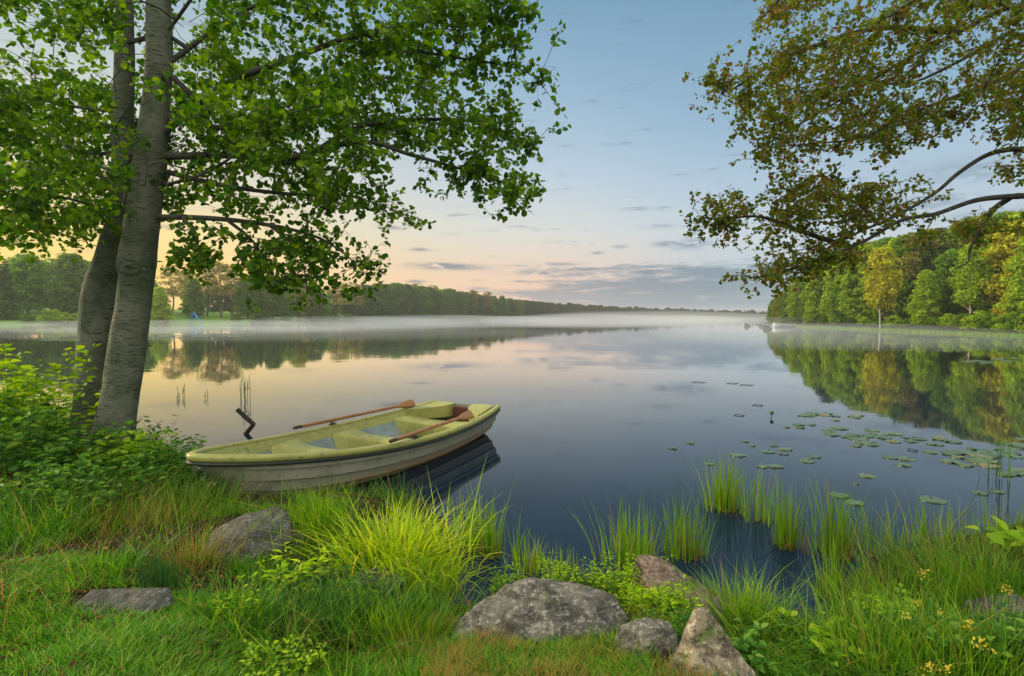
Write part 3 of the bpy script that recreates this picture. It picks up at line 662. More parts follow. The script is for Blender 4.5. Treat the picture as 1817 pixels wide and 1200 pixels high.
# wooded point on the right: px of the trunk, distance, height, kind, tint, label
def pxx(px, Yd): return (px - W / 2) / F * Yd
point = [
 (1372, 122, 5.2, 'bushy', GREEN, 'lowest green tree at the very tip of the wooded point'), (1384, 119, 6.3, 'broad', OLIVE, 'small olive tree second from the tip of the wooded point'),
 (1398, 113, 7.4, 'bushy', GREEN, 'rounded green tree third from the tip of the wooded point'), (1412, 110, 8.6, 'tall', LIME, 'narrow light green tree fourth from the tip of the wooded point'),
 (1428, 106, 9.4, 'spruce', PINE, 'dark conical spruce near the tip of the wooded point'), (1440, 103, 10.0, 'bushy', GREEN, 'green tree beside the spruce near the tip of the point'),
 (1458, 98, 10.2, 'broad', LIME, 'light green tree above the moored white boat'), (1474, 95, 11.6, 'pine', PINE, 'tall dark pine rising over the edge of the point'),
 (1490, 90, 10.4, 'broad', LIME, 'lime green tree whose crown meets the hanging olive branches'), (1506, 86, 10.0, 'bushy', GREEN, 'bushy green tree left of the golden birch'),
 (1530, 83, 11.0, 'broad', LIME, 'yellow-green broad tree just behind and left of the golden birch'), (1562, 74, 9.9, 'birch', GOLD, 'golden birch with a pale bare lower trunk at the shore'),
 (1590, 84, 11.4, 'broad', LIME, 'light green tree behind and right of the golden birch'), (1608, 80, 11.6, 'broad', GREEN, 'green tree between the golden birch and the rusty pine'),
 (1626, 78, 12.4, 'pine', RUST, 'pine with rusty orange branches in the middle of the wood'), (1646, 72, 10.8, 'spruce', PINE, 'dark spruce standing in front of the rusty pine'),
 (1640, 67, 6.4, 'bushy', LIME, 'low lime green tree at the shore below the dark spruce'), (1668, 76, 12.2, 'spruce', DEEP, 'tallest dark spruce in the middle of the wood'),
 (1690, 68, 8.6, 'broad', GREEN, 'green tree left of the slender yellow-green birch'), (1722, 62, 8.9, 'birch', LIME, 'slender yellow-green birch with a leaning pale trunk'),
 (1744, 72, 11.8, 'tall', LIME, 'tall light green tree behind the slender birch'), (1760, 66, 10.6, 'broad', LIME, 'wide lime green tree right of the slender birch'),
 (1778, 62, 8.4, 'bushy', GREEN, 'dark green leafy tree low at the shore near the frame edge'), (1800, 60, 11.2, 'broad', GOLD, 'yellow-green tree at the right edge with hanging sprays'),
 (1834, 55, 9.6, 'bushy', LIME, 'last lime tree cut by the right edge of the view'), (1862, 60, 12.0, 'broad', GREEN, None), (1900, 56, 11, 'broad', LIME, None), (1940, 52, 10, 'bushy', GREEN, None), (1990, 50, 11, 'broad', LIME, None)]
rt = np.random.RandomState(50)
for i, (px, Yd, h, kd, tn, lb) in enumerate(point):
    far_tree(kd, pxx(px, Yd), Yd, h * (1 - .07 * min(1, max(0, (px - 1600) / 150))), tn, lb or 'lush tree on the right shore beyond the edge of the view', 'trees of the wooded point', i, rt.uniform(0, 6.28))
# inner rows behind them: they only show as tops and dark gaps
back = [(1404, 128, 7.2, 'broad'), (1424, 124, 8.2, 'spruce'), (1446, 118, 9.6, 'broad'), (1462, 112, 11.0, 'pine'), (1482, 108, 11.6, 'broad'), (1500, 104, 12.2, 'pine'), (1520, 100, 12.8, 'broad'), (1545, 96, 12.6, 'broad'), (1570, 94, 12.8, 'broad'), (1596, 92, 13.2, 'spruce'),
        (1622, 90, 13.4, 'broad'), (1648, 86, 13.4, 'broad'), (1672, 84, 13.6, 'pine'), (1700, 82, 14.2, 'broad'), (1722, 80, 14.4, 'broad'), (1748, 78, 14.4, 'broad'), (1776, 76, 14.4, 'broad'), (1804, 72, 13.6, 'broad'), (1835, 70, 13.5, 'broad'), (1870, 68, 13, 'broad'), (1920, 66, 13, 'spruce')]
nthb = ['first', 'second', 'third', 'fourth', 'fifth', 'sixth', 'seventh', 'eighth', 'ninth', 'tenth', 'eleventh', 'twelfth', 'thirteenth', 'fourteenth', 'fifteenth', 'sixteenth', 'seventeenth', 'eighteenth', 'nineteenth', 'twentieth', 'twenty-first']
for i, (px, Yd, h, kd) in enumerate(back):
    h -= 1.3 * min(1, max(0, (px - 1540) / 150))
    tn = [GREEN, LIME, DEEP, OLIVE][i % 4] if kd == 'broad' else PINE
    far_tree(kd, pxx(px, Yd), Yd, h, tn, '%s treetop from the tip of the point showing behind the front trees' % nthb[i], 'back row of the wooded point', i + 1, rt.uniform(0, 6.28))
# low bushes along the right waterline
bm_ = []
for v in range(3):
    rb = np.random.RandomState(70 + v); ge, cc = clump_crown(rb, 2.0, 1.5, .1, 40, 70, .13, 'round', .2, .8, .16); bm_.append(ge.mesh('bush', M['far_leaf']))
def bush(x, y, s, tint, label, group, v=0, z=None, name='shore_bush'):
    o = link(name, bm_[v % 3]); o.location = (x, y, far_height(x, y) if z is None else z); o.scale = (s, s, s * .85); o.rotation_euler.z = v * 1.3; o.color = (*tint, 1); tag(o, label, 'bush', group)
    return o
for i, t in enumerate(np.linspace(0, 1, 19)):
    px = 1385 + 455 * t; 
    # follow the waterline
    k = np.interp(px, [1365, 1420, 1480, 1540, 1600, 1700, 1817, 1850], [118, 103, 89, 78, 69, 61, 52, 50])
    bush(pxx(px, k) + .4, k + .8, rt.uniform(.5, 1.1), [LIME, GREEN, LIME, GREEN][i % 4], '%s low green bush from the tip along the waterline of the wooded point' % nthb[i], 'bushes along the wooded shore', i)
# reed fringe in front of the wood
ge = Geo(); N = 6000; t = rt.uniform(0, 1, N); ksh = np.array([[58.5, 124], [52.5, 104], [49, 90], [47.5, 78], [46.5, 68], [46, 60], [46, 52], [47, 45]])
kx = np.interp(t, np.linspace(0, 1, 8), ksh[:, 0]) + rt.normal(size=N) * .5 - .6; ky = np.interp(t, np.linspace(0, 1, 8), ksh[:, 1])
blades(ge, np.stack([kx, ky, np.zeros(N) - .05], -1), rt.uniform(.15, .5, N), np.full(N, .05), rt.uniform(0, 6.28, N), rt.uniform(0, .4, N), rt.uniform(0, .2, N), 2, rt)
o = link('reed_bed', ge.mesh('reed_bed', M['reed'])); tag(o, 'pale green reed fringe at the foot of the wooded point', 'reeds', kind='stuff')

# left far shore: park trees
left = [(-60, 128, 15, 'broad', DEEP, 'dark broad tree at the left edge of the far park'), (12, 126, 14, 'spruce', DEEP, 'dark spruce at the far left behind the hanging leaves'), (50, 140, 15.0, 'broad', GREEN, 'large light green tree on the park lawn left of the trunks'),
        (90, 146, 14.5, 'thin', GREEN, 'open-crowned tree letting the glow through left of the trunks'), (128, 138, 15.5, 'broad', DEEP, 'dark rounded tree close left of the grey trunks'), (160, 150, 14, 'broad', GREEN, 'green park tree partly hidden by the left grey trunk'),
        (255, 140, 11.0, 'broad', GREEN, 'green tree hidden behind the grey trunks across the lake'), (285, 136, 9.0, 'bushy', LIME, 'yellow-green tree just right of the grey trunks across the lake'), (306, 155, 13.4, 'thin', RUST, 'thin glowing tree against the yellow sky'), (330, 160, 12.5, 'thin', RUST, 'sparse bronze tree left of the dark park trees'),
        (345, 150, 10.4, 'bushy', DEEP, 'dark bushy tree above the blue slide'), (368, 158, 15.0, 'thin', RUST, 'tall thin bronze tree right of the blue slide'), (392, 156, 15.6, 'thin', RUST, 'tallest thin tree in the orange glow'), (412, 162, 14.8, 'thin', RUST, 'thin tree beside the tallest one in the glow'),
        (440, 158, 12.0, 'broad', DEEP, 'dark rounded tree under the hanging alder leaves'), (462, 152, 12.6, 'spruce', DEEP, 'dark conifer between rounded trees of the far park'), (484, 160, 12.6, 'broad', DEEP, 'broad dark tree right of the far conifer'),
        (508, 168, 10.4, 'broad', GREEN, 'low green tree between two dark crowns of the far shore'), (530, 170, 13.0, 'broad', OLIVE, 'olive rounded tree under the lowest alder spray'), (556, 172, 12.0, 'broad', DEEP, 'domed dark tree at the end of the park trees'),
        (574, 178, 9.4, 'bushy', GREEN, 'small green tree at the foot of the domed dark tree'), (596, 196, 13.5, 'thin', RUST, 'thin feathery tree just right of the domed tree'), (612, 200, 13.0, 'thin', OLIVE, 'second feathery tree right of the domed tree'), (632, 204, 12.8, 'thin', RUST, 'third feathery tree right of the domed tree')]
for i, (px, Yd, h, kd, tn, lb) in enumerate(left):
    far_tree(kd, pxx(px, Yd), Yd, h * .95, tuple(min(.5, c_ * 1.4) for c_ in tn), lb, 'park trees across the lake', i, rt.uniform(0, 6.28), wide=1.15)
for i, (px, Yd, h) in enumerate([(-20, 136, 12), (30, 150, 13), (70, 156, 13), (110, 158, 13), (145, 160, 12.5), (200, 160, 13), (235, 158, 10), (270, 165, 9), (345, 172, 9), (380, 176, 9.5), (410, 178, 9), (430, 176, 10), (455, 178, 10.5), (500, 184, 10.5), (540, 190, 10), (590, 205, 9.5), (615, 212, 9.6)]):
    far_tree(['broad', 'bushy'][i % 2], pxx(px, Yd), Yd, h, [DEEP, GREEN][i % 2], '%s dark tree from the left in the row behind the park trees' % nthb[i], 'back row of park trees', i, rt.uniform(0, 6.28), wide=1.3)
for i, (px, Yd, s, tn) in enumerate([(50, 124, 1.0, GREEN), (95, 126, 1.5, LIME), (118, 126, 1.4, LIME), (135, 127, 1.2, LIME), (160, 128, 1.1, GREEN), (420, 150, 1.2, GREEN), (470, 156, 1.3, DEEP), (510, 162, 1.3, GREEN), (560, 172, 1.3, DEEP), (590, 180, 1.5, GREEN), (620, 190, 1.5, DEEP)]):
    bush(pxx(px, Yd), Yd, s, tn, '%s rounded shrub from the left on the far park shore' % nthb[i], 'shrubs of the far park', i, name='park_shrub')
# middle treeline
N = 0; px = 628.0; row = []
while px < 925:
    t = (px - 628) / 297; Yd = 222 + 135 * t ** 1.3; top = np.interp(px, [628, 660, 700, 760, 800, 850, 900, 940], [516, 512, 509, 516, 520, 527, 533, 538])
    row.append((px, Yd, top)); px += rt.uniform(4.2, 7.5) * (1 - .25 * t)
sh_mesh = {}
def joined(kind, v):
    if (kind, v) not in sh_mesh:
        tm, cm_ = kinds[kind][v]; n1, n2 = len(tm.vertices), len(cm_.vertices)
        A = np.zeros(n1 * 3, np.float32); B = np.zeros(n2 * 3, np.float32); tm.vertices.foreach_get('co', A); cm_.vertices.foreach_get('co', B)
        f1 = np.zeros(len(tm.polygons) * 4, np.int32); tm.loops.foreach_get('vertex_index', f1); f2 = np.zeros(len(cm_.loops), np.int32); cm_.loops.foreach_get('vertex_index', f2)
        sh_mesh[(kind, v)] = mesh_np('distant_' + kind, np.concatenate([A, B]).reshape(-1, 3), [np.concatenate([f1.reshape(-1, 4), f2.reshape(-1, 4) + n1])], [M['far_bark'], M['far_leaf']], False, np.concatenate([np.zeros(len(f1) // 4), np.ones(len(f2) // 4)]))
    return sh_mesh[(kind, v)]
def distant(px, Yd, top, kind, tint, label, group, wide=1.0):
    x = pxx(px, Yd); z0 = far_height(x, Yd); z0 = min(z0, 1.2); h = CAMH + (562 - top) / F * Yd - z0; v = rt.randint(len(kinds[kind]))
    o = link({'spruce': 'spruce_tree', 'pine': 'pine_tree'}.get(kind, 'broadleaf_tree'), joined(kind, v)); o.location = (x, Yd, z0 - .2); s = max(h, 3) / 10 * 1.06
    o.scale = (s * wide, s * wide, s); o.rotation_euler.z = rt.uniform(0, 6.28); o.color = (*tint, 1); tag(o, label, 'tree', group)
for i, (px, Yd, top) in enumerate(row):
    kd = ['broad', 'broad', 'tall', 'broad', 'bushy', 'broad', 'tall'][rt.randint(7)] if px < 850 else ['broad', 'tall', 'spruce', 'broad', 'spruce'][rt.randint(5)]
    distant(px, Yd, top + rt.uniform(-4, 5), kd, [(.10, .17, .03), GREEN, (.12, .18, .03), (.09, .13, .035)][rt.randint(4)], 'green tree in the middle stretch of the misty far treeline', 'middle far treeline', 1.25)
    if rt.rand() < .7: distant(px + rt.uniform(-3, 3), Yd + 14, top + rt.uniform(-2, 6), 'broad', GREEN, 'tree behind the front of the misty middle treeline', 'middle far treeline, back', 1.4)
for px in (740, 770, 840, 866): distant(px, 262 + (px - 740) * .4, np.interp(px, [740, 866], [507, 520]), 'thin', RUST, 'feathery pinkish treetop standing above the middle treeline', 'feathery tops of the middle treeline', 1.1)
px = 915.0
while px < 1395:
    t = (px - 915) / 480; Yd = 360 + 210 * min(1, t * 1.6); top = np.interp(px, [915, 970, 1050, 1110, 1180, 1250, 1400], [534, 539, 544, 546, 549, 551, 553])
    distant(px, Yd, top + rt.uniform(-2.5, 2.5), 'spruce' if rt.rand() < .75 else 'broad', [PINE, (.06, .10, .035), (.05, .09, .03)][rt.randint(3)], 'small dark conifer in the farthest bluish treeline', 'farthest treeline', 1.3)
    if rt.rand() < .8: distant(px + 2, Yd + 25, top + rt.uniform(-1, 3), 'broad', (.05, .09, .03), 'rounded tree at the back of the farthest bluish treeline', 'farthest treeline, back', 1.6)
    px += rt.uniform(2.6, 4.4)
# ------------------------------------------------------------------ the rowing boat
def paint(name, c, c2, rough=.45, stain=None, sc=6, bs=.1):
    m, g = new_mat(name); co = objco(g); a = g.noise(co, sc, 5, .65); b = g.noise(g.mapping(co, scale=(1, 1, 1)), sc * 5, 4, .7)
    col = g.mix(g.smooth(a, .35, .7), c, c2); col = g.mix(g.m('MULTIPLY', g.smooth(b, .54, .70), .5), col, C(.07, .065, .035)); dr_ = g.noise(g.mapping(co, scale=(2.2, 2.2, .5)), 2.2, 5, .7, .4); col = g.mix(g.m('MULTIPLY', g.smooth(dr_, .55, .7), .4), col, C(.10, .095, .05))
    if stain is not None:
        zz = g.n('ShaderNodeSeparateXYZ'); g.t.links.new(co, zz.inputs[0]); z = g.m('ADD', zz.outputs[2], g.m('MULTIPLY', g.m('SUBTRACT', a, .5), .16))
        col = g.mix(g.smooth_down(z, stain[1], stain[2]), col, stain[0])
    finish(g, principled(g, col, rough, .4, b, bs, .004)); return m
M['boat_yellow'] = paint('boat_yellow_green', C(.34, .34, .085), C(.27, .27, .075), .5, None, 3)
M['boat_hull'] = paint('boat_hull_grey', C(.31, .30, .215), C(.24, .24, .17), .55, (C(.36, .25, .13), .07, .20), 3)
M['boat_inner'] = paint('boat_inner_grey', C(.23, .28, .27), C(.17, .21, .20), .4, None, 5)
M['rubber'] = paint('rubber_black_green', C(.012, .02, .014), C(.02, .03, .02), .5)
M['oar_wood'] = paint('oar_wood', C(.36, .16, .05), C(.26, .11, .035), .4, None, 8, .3)
M['rust_board'] = paint('rusty_board', C(.16, .055, .03), C(.10, .04, .025), .7, None, 9, .4)
M['iron'] = paint('dark_iron', C(.03, .025, .022), C(.08, .035, .02), .6)
M['red_plastic'] = paint('red_plastic', C(.35, .035, .02), C(.28, .03, .02), .5)
BOW = np.array([-2.62, 4.60]); STN = np.array([-.71, 8.67]); BL = float(np.linalg.norm(STN - BOW)); ax = (STN - BOW) / BL
boat = empty('rowing_boat', (BOW[0], BOW[1], 0), 'yellow-green and grey rowing boat moored with its bow on the grassy bank', 'rowing boat', None, math.atan2(ax[1], ax[0]))
# boat frame: x from bow to stern, y to port (away from the viewer), z up
def bb(t): 
    a = np.where(t < .6, np.maximum(1 - (1 - t / .6) ** 2.0, 0) ** .62, 1 - .24 * ((t - .6) / .4) ** 2); return .73 * a
def sheer(t): return .30 + .30 * (1 - t) ** 2.4 + .11 * t ** 3
def half_in(t, z, gap=.055):
    u = np.interp((z - keel(t)) / (sheer(t) - keel(t)), [0, .05, .15, .30, .53, .77, 1.0], [0, .12, .26, .40, .60, .80, 1]); return bb(t) * fw(u) - gap
def keel(t): return -.09 + .20 * (1 - t) ** 2.6 + .05 * t ** 3
US = [0, .12, .26, .40, .40, .60, .60, .80, .80, 1.0]; OFF = [0, 0, 0, 0, .022, .004, .030, .012, .036, .024]
def fw(u): return np.interp(u, [0, .12, .26, .40, .60, .80, 1], [0, .50, .70, .80, .89, .95, 1.0])
def gz_(u): return np.interp(u, [0, .12, .26, .40, .60, .80, 1], [0, .05, .15, .30, .53, .77, 1.0])
def hull_pt(t, u, side, off=0.0):
    w = bb(t) * fw(u) ** (1 - .25 * (1 - t)) + off * min(1, t * 12); z = keel(t) + (sheer(t) - keel(t)) * gz_(u)
    x = BL * t + .42 * (1 - gz_(u)) * (1 - t) ** 7 - (.05 * (1 - gz_(u))) * max(0, (t - .9) / .1)
    return [x, side * w, z]
TS = np.concatenate([np.linspace(0, .12, 14) ** 1.0, np.linspace(.14, 1, 44)])
ge = Geo()
for side in (1, -1):
    V = [hull_pt(t, u, side, o_) for t in TS for u, o_ in zip(US, OFF)]; n = len(US)
    Q = [[i * n + j, (i + 1) * n + j, (i + 1) * n + j + 1, i * n + j + 1] for i in range(len(TS) - 1) for j in range(n - 1)]
    ge.add(V, np.array(Q) if side > 0 else np.array(Q)[:, ::-1])
hull = ge.mesh('hull', M['boat_hull'], False)
link('hull', hull, boat)
ge = Geo()                                   # transom
V = []; n = len(US)
for u, o_ in zip(US, OFF): V.append(hull_pt(1.0, u, 1, o_)); V.append(hull_pt(1.0, u, -1, o_))
ge.add(V, np.array([[2 * i, 2 * i + 1, 2 * i + 3, 2 * i + 2] for i in range(n - 1)])); link('transom', ge.mesh('transom', M['boat_hull']), boat)
# inside: yellow-green liner above, grey boards below
INS = .035
def inner(t, u, side):
    p = hull_pt(t, u, side); w = max(abs(p[1]) - INS - .10 * (1 - u) * min(1, t * 6), .0); return [min(p[0] + .05 * (1 - t) ** 8, BL - .045), side * w, p[2] + .02 * (1 - u)]
def strip(us, mat, name, t0=0.02, t1=1.0, sm=True):
    ge = Geo(); tt = np.linspace(t0, t1, 50)
    for side in (1, -1):
        V = [inner(t, u, side) for t in tt for u in us]; n = len(us)
        Q = np.array([[i * n + j, (i + 1) * n + j, (i + 1) * n + j + 1, i * n + j + 1] for i in range(len(tt) - 1) for j in range(n - 1)]); ge.add(V, Q if side < 0 else Q[:, ::-1])
    link(name, ge.mesh(name, mat, sm), boat)
strip(np.linspace(.79, 1.0, 5), M['boat_yellow'], 'side_liner')
strip([.0, .10, .22, .34, .46, .58, .68, .789], M['boat_inner'], 'bottom_boards', .04, .99, False)
# floor board
def slab(geo, outline, z0, z1):
    """closed horizontal slab from a list of (x, y) points"""
    n = len(outline); V = [[x, y, (z1(x, y) if callable(z1) else z1)] for x, y in outline] + [[x, y, z0] for x, y in outline]; c1 = np.mean(np.array(V[:n]), 0); c0 = np.mean(np.array(V[n:]), 0)
    V += [c1, c0]; geo.add(V, np.array([[i, (i + 1) % n, 2 * n] for i in range(n)] + [[(i + 1) % n + n, i + n, 2 * n + 1] for i in range(n)])); geo.add(V[:2 * n], np.array([[i, i + n, (i + 1) % n + n, (i + 1) % n] for i in range(n)]))
ge = Geo(); tt = np.linspace(.12, .97, 30)
for k in range(-3, 4):                       # narrow boards with gaps
    yc = k * .13; rows = [t for t in tt if bb(t) * .72 - .1 > abs(yc) + .05]
    if len(rows) > 3:
        out = [(BL * t, yc + .056) for t in rows] + [(BL * t, yc - .056) for t in rows[::-1]]; slab(ge, out, -.01, .015)
link('floor', ge.mesh('floor', M['boat_inner']), boat)
# gunwale: rounded yellow-green rim all round, dark rubbing strip beneath it
rim = [];  
for t in TS[::-1]: rim.append(hull_pt(t, 1, -1, .02))
for t in TS[1:]: rim.append(hull_pt(t, 1, 1, .02))
rim = np.array(rim); 
def profile_sweep(geo, P, prof, closed_ends=True):
    P = np.asarray(P); n = len(P); T = norm(np.gradient(P, axis=0)); T[:, 2] = 0; T = norm(T); Nn = np.stack([-T[:, 1], T[:, 0], T[:, 2] * 0], -1); Nn = norm(np.array([np.mean(Nn[max(0, i - 1):i + 2], 0) for i in range(n)])); k = len(prof)
    V = (P[:, None] + Nn[:, None] * np.array([p[0] for p in prof])[None, :, None] + np.array([0, 0, 1.0]) * np.array([p[1] for p in prof])[None, :, None]).reshape(-1, 3)
    geo.add(V, np.array([[i * k + j, i * k + (j + 1) % k, (i + 1) * k + (j + 1) % k, (i + 1) * k + j] for i in range(n - 1) for j in range(k)]))
    for e, s_ in ((0, 1), (n - 1, -1)):
        c = V[e * k:(e + 1) * k].mean(0); geo.add(np.vstack([V[e * k:(e + 1) * k], c]), np.array([[i, (i + 1) % k, k][::s_] for i in range(k)]))
ge = Geo(); profile_sweep(ge, rim, [(-.052, .0), (-.050, .018), (-.040, .028), (.004, .028), (.016, .020), (.020, .002), (.016, -.026), (.004, -.032), (-.03, -.028)]); link('gunwale', ge.mesh('gunwale', M['boat_yellow'], True), boat)
ge = Geo(); profile_sweep(ge, rim - np.array([0, 0, .048]), [(-.02, -.014), (-.02, .014), (.014, .014), (.022, .0), (.014, -.014)]); link('rubbing_strip', ge.mesh('rubbing_strip', M['rubber'], True), boat)
# bow deck
ge = Geo(); tt = np.linspace(.012, .20, 14); V = []
for i, t in enumerate(tt):
    w = max(bb(t) - .03, .02)
    for v in np.linspace(-1, 1, 13): V.append([BL * t + .10 * (1 - v * v) * -i / 13 + .05 * (1 - t) ** 8, v * w, sheer(t) - .005 - .12 * (1 - abs(v) ** 3) * min(1, i / 6) - .03 * (i / 13)])
ge.add(V, np.array([[i * 13 + j, (i + 1) * 13 + j, (i + 1) * 13 + j + 1, i * 13 + j + 1] for i in range(13) for j in range(12)]))
V2 = V[-13:]; ge.add(V2 + [[p[0], p[1] * .9, p[2] - .2] for p in V2], np.array([[j, j + 13, j + 14, j + 1] for j in range(12)])); link('bow_deck', ge.mesh('bow_deck', M['boat_yellow'], True), boat)
def thwart(tc_, half, flare, drop, name='seat'):
    ge = Geo(); vs_ = np.linspace(-1, 1, 25); zt = sheer(tc_) - drop; prof = []
    for v in vs_:
        h_ = half + flare * abs(v) ** 3.5; up = .05 * abs(v) ** 4; a = tc_ * BL - h_; b_ = tc_ * BL + h_; wa = half_in(a / BL, zt) * v; wb = half_in(b_ / BL, zt) * v; la = half_in(a / BL, .07) * v; lb = half_in(b_ / BL, .07) * v
        prof.append([[a, la, .07], [a - .005, wa, zt + up - .03], [a + .02, wa, zt + up], [b_ - .02, wb, zt + up], [b_ + .005, wb, zt + up - .03], [b_, lb, .07]])
    V = np.array(prof).reshape(-1, 3); ge.add(V, np.array([[i * 6 + j, i * 6 + j + 1, (i + 1) * 6 + j + 1, (i + 1) * 6 + j] for i in range(24) for j in range(5)])); link(name, ge.mesh(name, M['boat_yellow'], True), boat)
thwart(.335, .12, .13, .085); thwart(.565, .115, .13, .10); thwart(.835, .15, .10, .11)
# raised rounded stern corners and the board between them
for side, lb in ((1, 'stern_corner'), (-1, 'stern_corner')):
    ge = Geo(); pts = []
    for a in np.linspace(0, math.pi / 2, 8): pts.append((BL * .905 + .06 - .06 * math.cos(a) + 0, 0))
    yo = lambda t: half_in(t, .24, .03)
    x0, x1 = BL * .90, BL - .03; inn = .16
    out = [(x0 - .25, yo((x0 - .25) / BL)), (x0, yo(x0 / BL)), ((x0 + x1) / 2, yo((x0 + x1) / 2 / BL)), (x1, yo(.99)), (x1, inn + .05), (x1 - .03, inn), (x1 - .2, inn + .02), (x1 - .33, inn + .1), (x0 - .08, yo(.9) - .16), (x0 - .2, yo(.9) - .05)]
    outc = catmull([(a, b_, 0) for a, b_ in out], 4)[:, :2]; outc = [(a, side * b_) for a, b_ in outc]
    if side < 0: outc = outc[::-1]
    slab(ge, outc, .24, lambda x, y: sheer(x / BL) + .022); link('stern_corner', ge.mesh('stern_corner', M['boat_yellow']), boat)
ge = Geo(); slab(ge, [(BL - .10, -.17), (BL - .035, -.17), (BL - .035, .17), (BL - .10, .17)], .18, .37); slab(ge, [(BL - .14, -.12), (BL - .10, -.12), (BL - .10, .12), (BL - .14, .12)], .20, .385); link('motor_board', ge.mesh('motor_board', M['rust_board']), boat)
ge = Geo(); slab(ge, [(BL * .895, -.2), (BL * .94, -.2), (BL * .94, .02), (BL * .895, .02)], .05, .17); link('red_bailer', ge.mesh('red_bailer', M['red_plastic']), boat)
ge = Geo()
tube(ge, [[BL + .0, .0, .14], [BL + .05, .0, .15], [BL + .07, .0, .18]], .012, 6); link('stern_hook', ge.mesh('stern_hook', M['iron'], True), boat)
def to_boat(p):
    d = np.array(p[:2]) - BOW; nrm = np.array([-ax[1], ax[0]]); return np.array([d @ ax, d @ nrm, p[2]])
def oarlock(t, side):
    p = np.array([BL * t, side * (bb(t) - .0), sheer(t) + .04]); ge = Geo(); tube(ge, [p - [0, 0, .07], p + [0, 0, .015]], .009, 8, True)
    a = np.linspace(-.35, math.pi + .35, 15); tube(ge, np.stack([p[0] + a * 0 + .035 * np.cos(a), p[1] + a * 0, p[2] + .048 - .035 * np.sin(a) * 1.0 + 0 * a], -1), .007, 6, True)
    slab(ge, [(p[0] - .05, p[1] - .028), (p[0] + .05, p[1] - .028), (p[0] + .05, p[1] + .02), (p[0] - .05, p[1] + .02)], sheer(t) + .036, sheer(t) + .048); link('oarlock', ge.mesh('oarlock', M['iron'], True), boat); return p + np.array([0, 0, .05])
pf = oarlock(.535, 1); pn = oarlock(.475, -1)
def oar(name, h, p, e, label):
    """handle end, the lock it rests in, blade tip: boat frame"""
    o = empty(name, (BOW[0], BOW[1], 0), label, 'oar', 'pair of wooden oars', math.atan2(ax[1], ax[0])); h, e = np.array(h), np.array(e); L = np.linalg.norm(e - h); d = (e - h) / L
    ge = Geo(); P = h + d * np.array([.10, .14, .3, L - .62, L - .45])[:, None]; tube(ge, P, [.015, .021, .022, .021, .020], 10, True); link('shaft', ge.mesh('shaft', M['oar_wood'], True), o)
    ge = Geo(); tube(ge, [h, h + d * .02, h + d * .12], [.017, .020, .018], 10, True); link('grip', ge.mesh('grip', M['iron'], True), o)
    s = norm(np.cross(d, [0, 0, 1.0])); s = norm(s * -.55 + np.array([0, 0, 1.0]) * .85); nn = np.cross(s, d); rows = [(L - .47, .018, .018), (L - .38, .030, .014), (L - .28, .055, .008), (L - .15, .068, .006), (L - .03, .070, .005), (L, .060, .004)]
    V = []
    for (l, w, th_) in rows:
        for (a, b_) in ((-1, 0), (-.5, .7), (0, 1), (.5, .7), (1, 0), (.5, -.7), (0, -1), (-.5, -.7)): V.append(h + d * l + s * w * .9 * a + nn * th_ * b_)
    ge = Geo(); ge.add(V, np.array([[i * 8 + j, i * 8 + (j + 1) % 8, (i + 1) * 8 + (j + 1) % 8, (i + 1) * 8 + j] for i in range(5) for j in range(8)])); ge.add(V[-8:], np.array([[7, 6, 5, 4, 3, 2, 1, 0]])); link('blade', ge.mesh('blade', M['oar_wood'], True), o)
def thru(p, ang_to, L1, L2, zd):
    """end points of a shaft through lock p, aimed at a bearing in the boat frame"""
    d = np.array([math.cos(ang_to), math.sin(ang_to), zd]); d /= np.linalg.norm(d); return p - d * L1, p + d * L2
h1, e1 = thru(pf, math.radians(-2.9), .60, 1.66, -.004); oar('oar', h1, pf, e1, 'varnished oar lying along the far gunwale with its handle over the water')
h2, e2 = thru(pn, math.radians(4.5), .50, 1.52, -.02); oar('oar', h2, pn, e2, 'varnished oar lying along the near gunwale with its grip inside the boat')

# ------------------------------------------------------------------ rocks
def rock(px, py, pts, mat, label, name='rock', z=None, amp=.03, seed=0, soft=60, loc=None):
    """pts: corner points in metres (x right, y away, z up) around the spot of the photo; the stone is their rounded hull"""
    p0 = G(px, py, z) if loc is None else np.array(loc); b = bmesh.new()
    for p in pts: b.verts.new(p)
    bmesh.ops.convex_hull(b, input=b.verts[:]); b.normal_update(); c = np.mean(np.array(pts), 0); pl = []
    for f in b.faces: n = np.array(f.normal); pl.append((n, float(n @ (np.array(f.verts[0].co) - c))))
    b.free(); b = bmesh.new(); bmesh.ops.create_icosphere(b, subdivisions=6, radius=1); D = np.array([v.co[:] for v in b.verts]); Fc = np.array([[v.index for v in f.verts] for f in b.faces]); b.free()
    k = np.zeros(len(D)); Nn = np.array([p[0] for p in pl]); dd_ = np.array([max(p[1], .01) for p in pl]); q = np.maximum(D @ Nn.T, 0) / dd_[None]; qm = (q ** soft).sum(1) ** (1 / soft); Rr = 1 / qm
    V = D * Rr[:, None]; s_ = np.ptp(np.array(pts)[:, 0]); n1_ = fbm(V * 3.2 / s_ * .8, 5, seed); n2_ = fbm(V * 14, 4, seed + 5); rd = 1 - np.abs(fbm(V * 5, 4, seed + 9)) * 2
    V = V + D * (n1_ * amp * 2.0 + n2_ * amp * .45 + (rd - .7) * amp * .6)[:, None] + c
    o = link(name, mesh_np(name, V, [Fc], M[mat], True)); o.location = p0; tag(o, label, 'rock'); return o
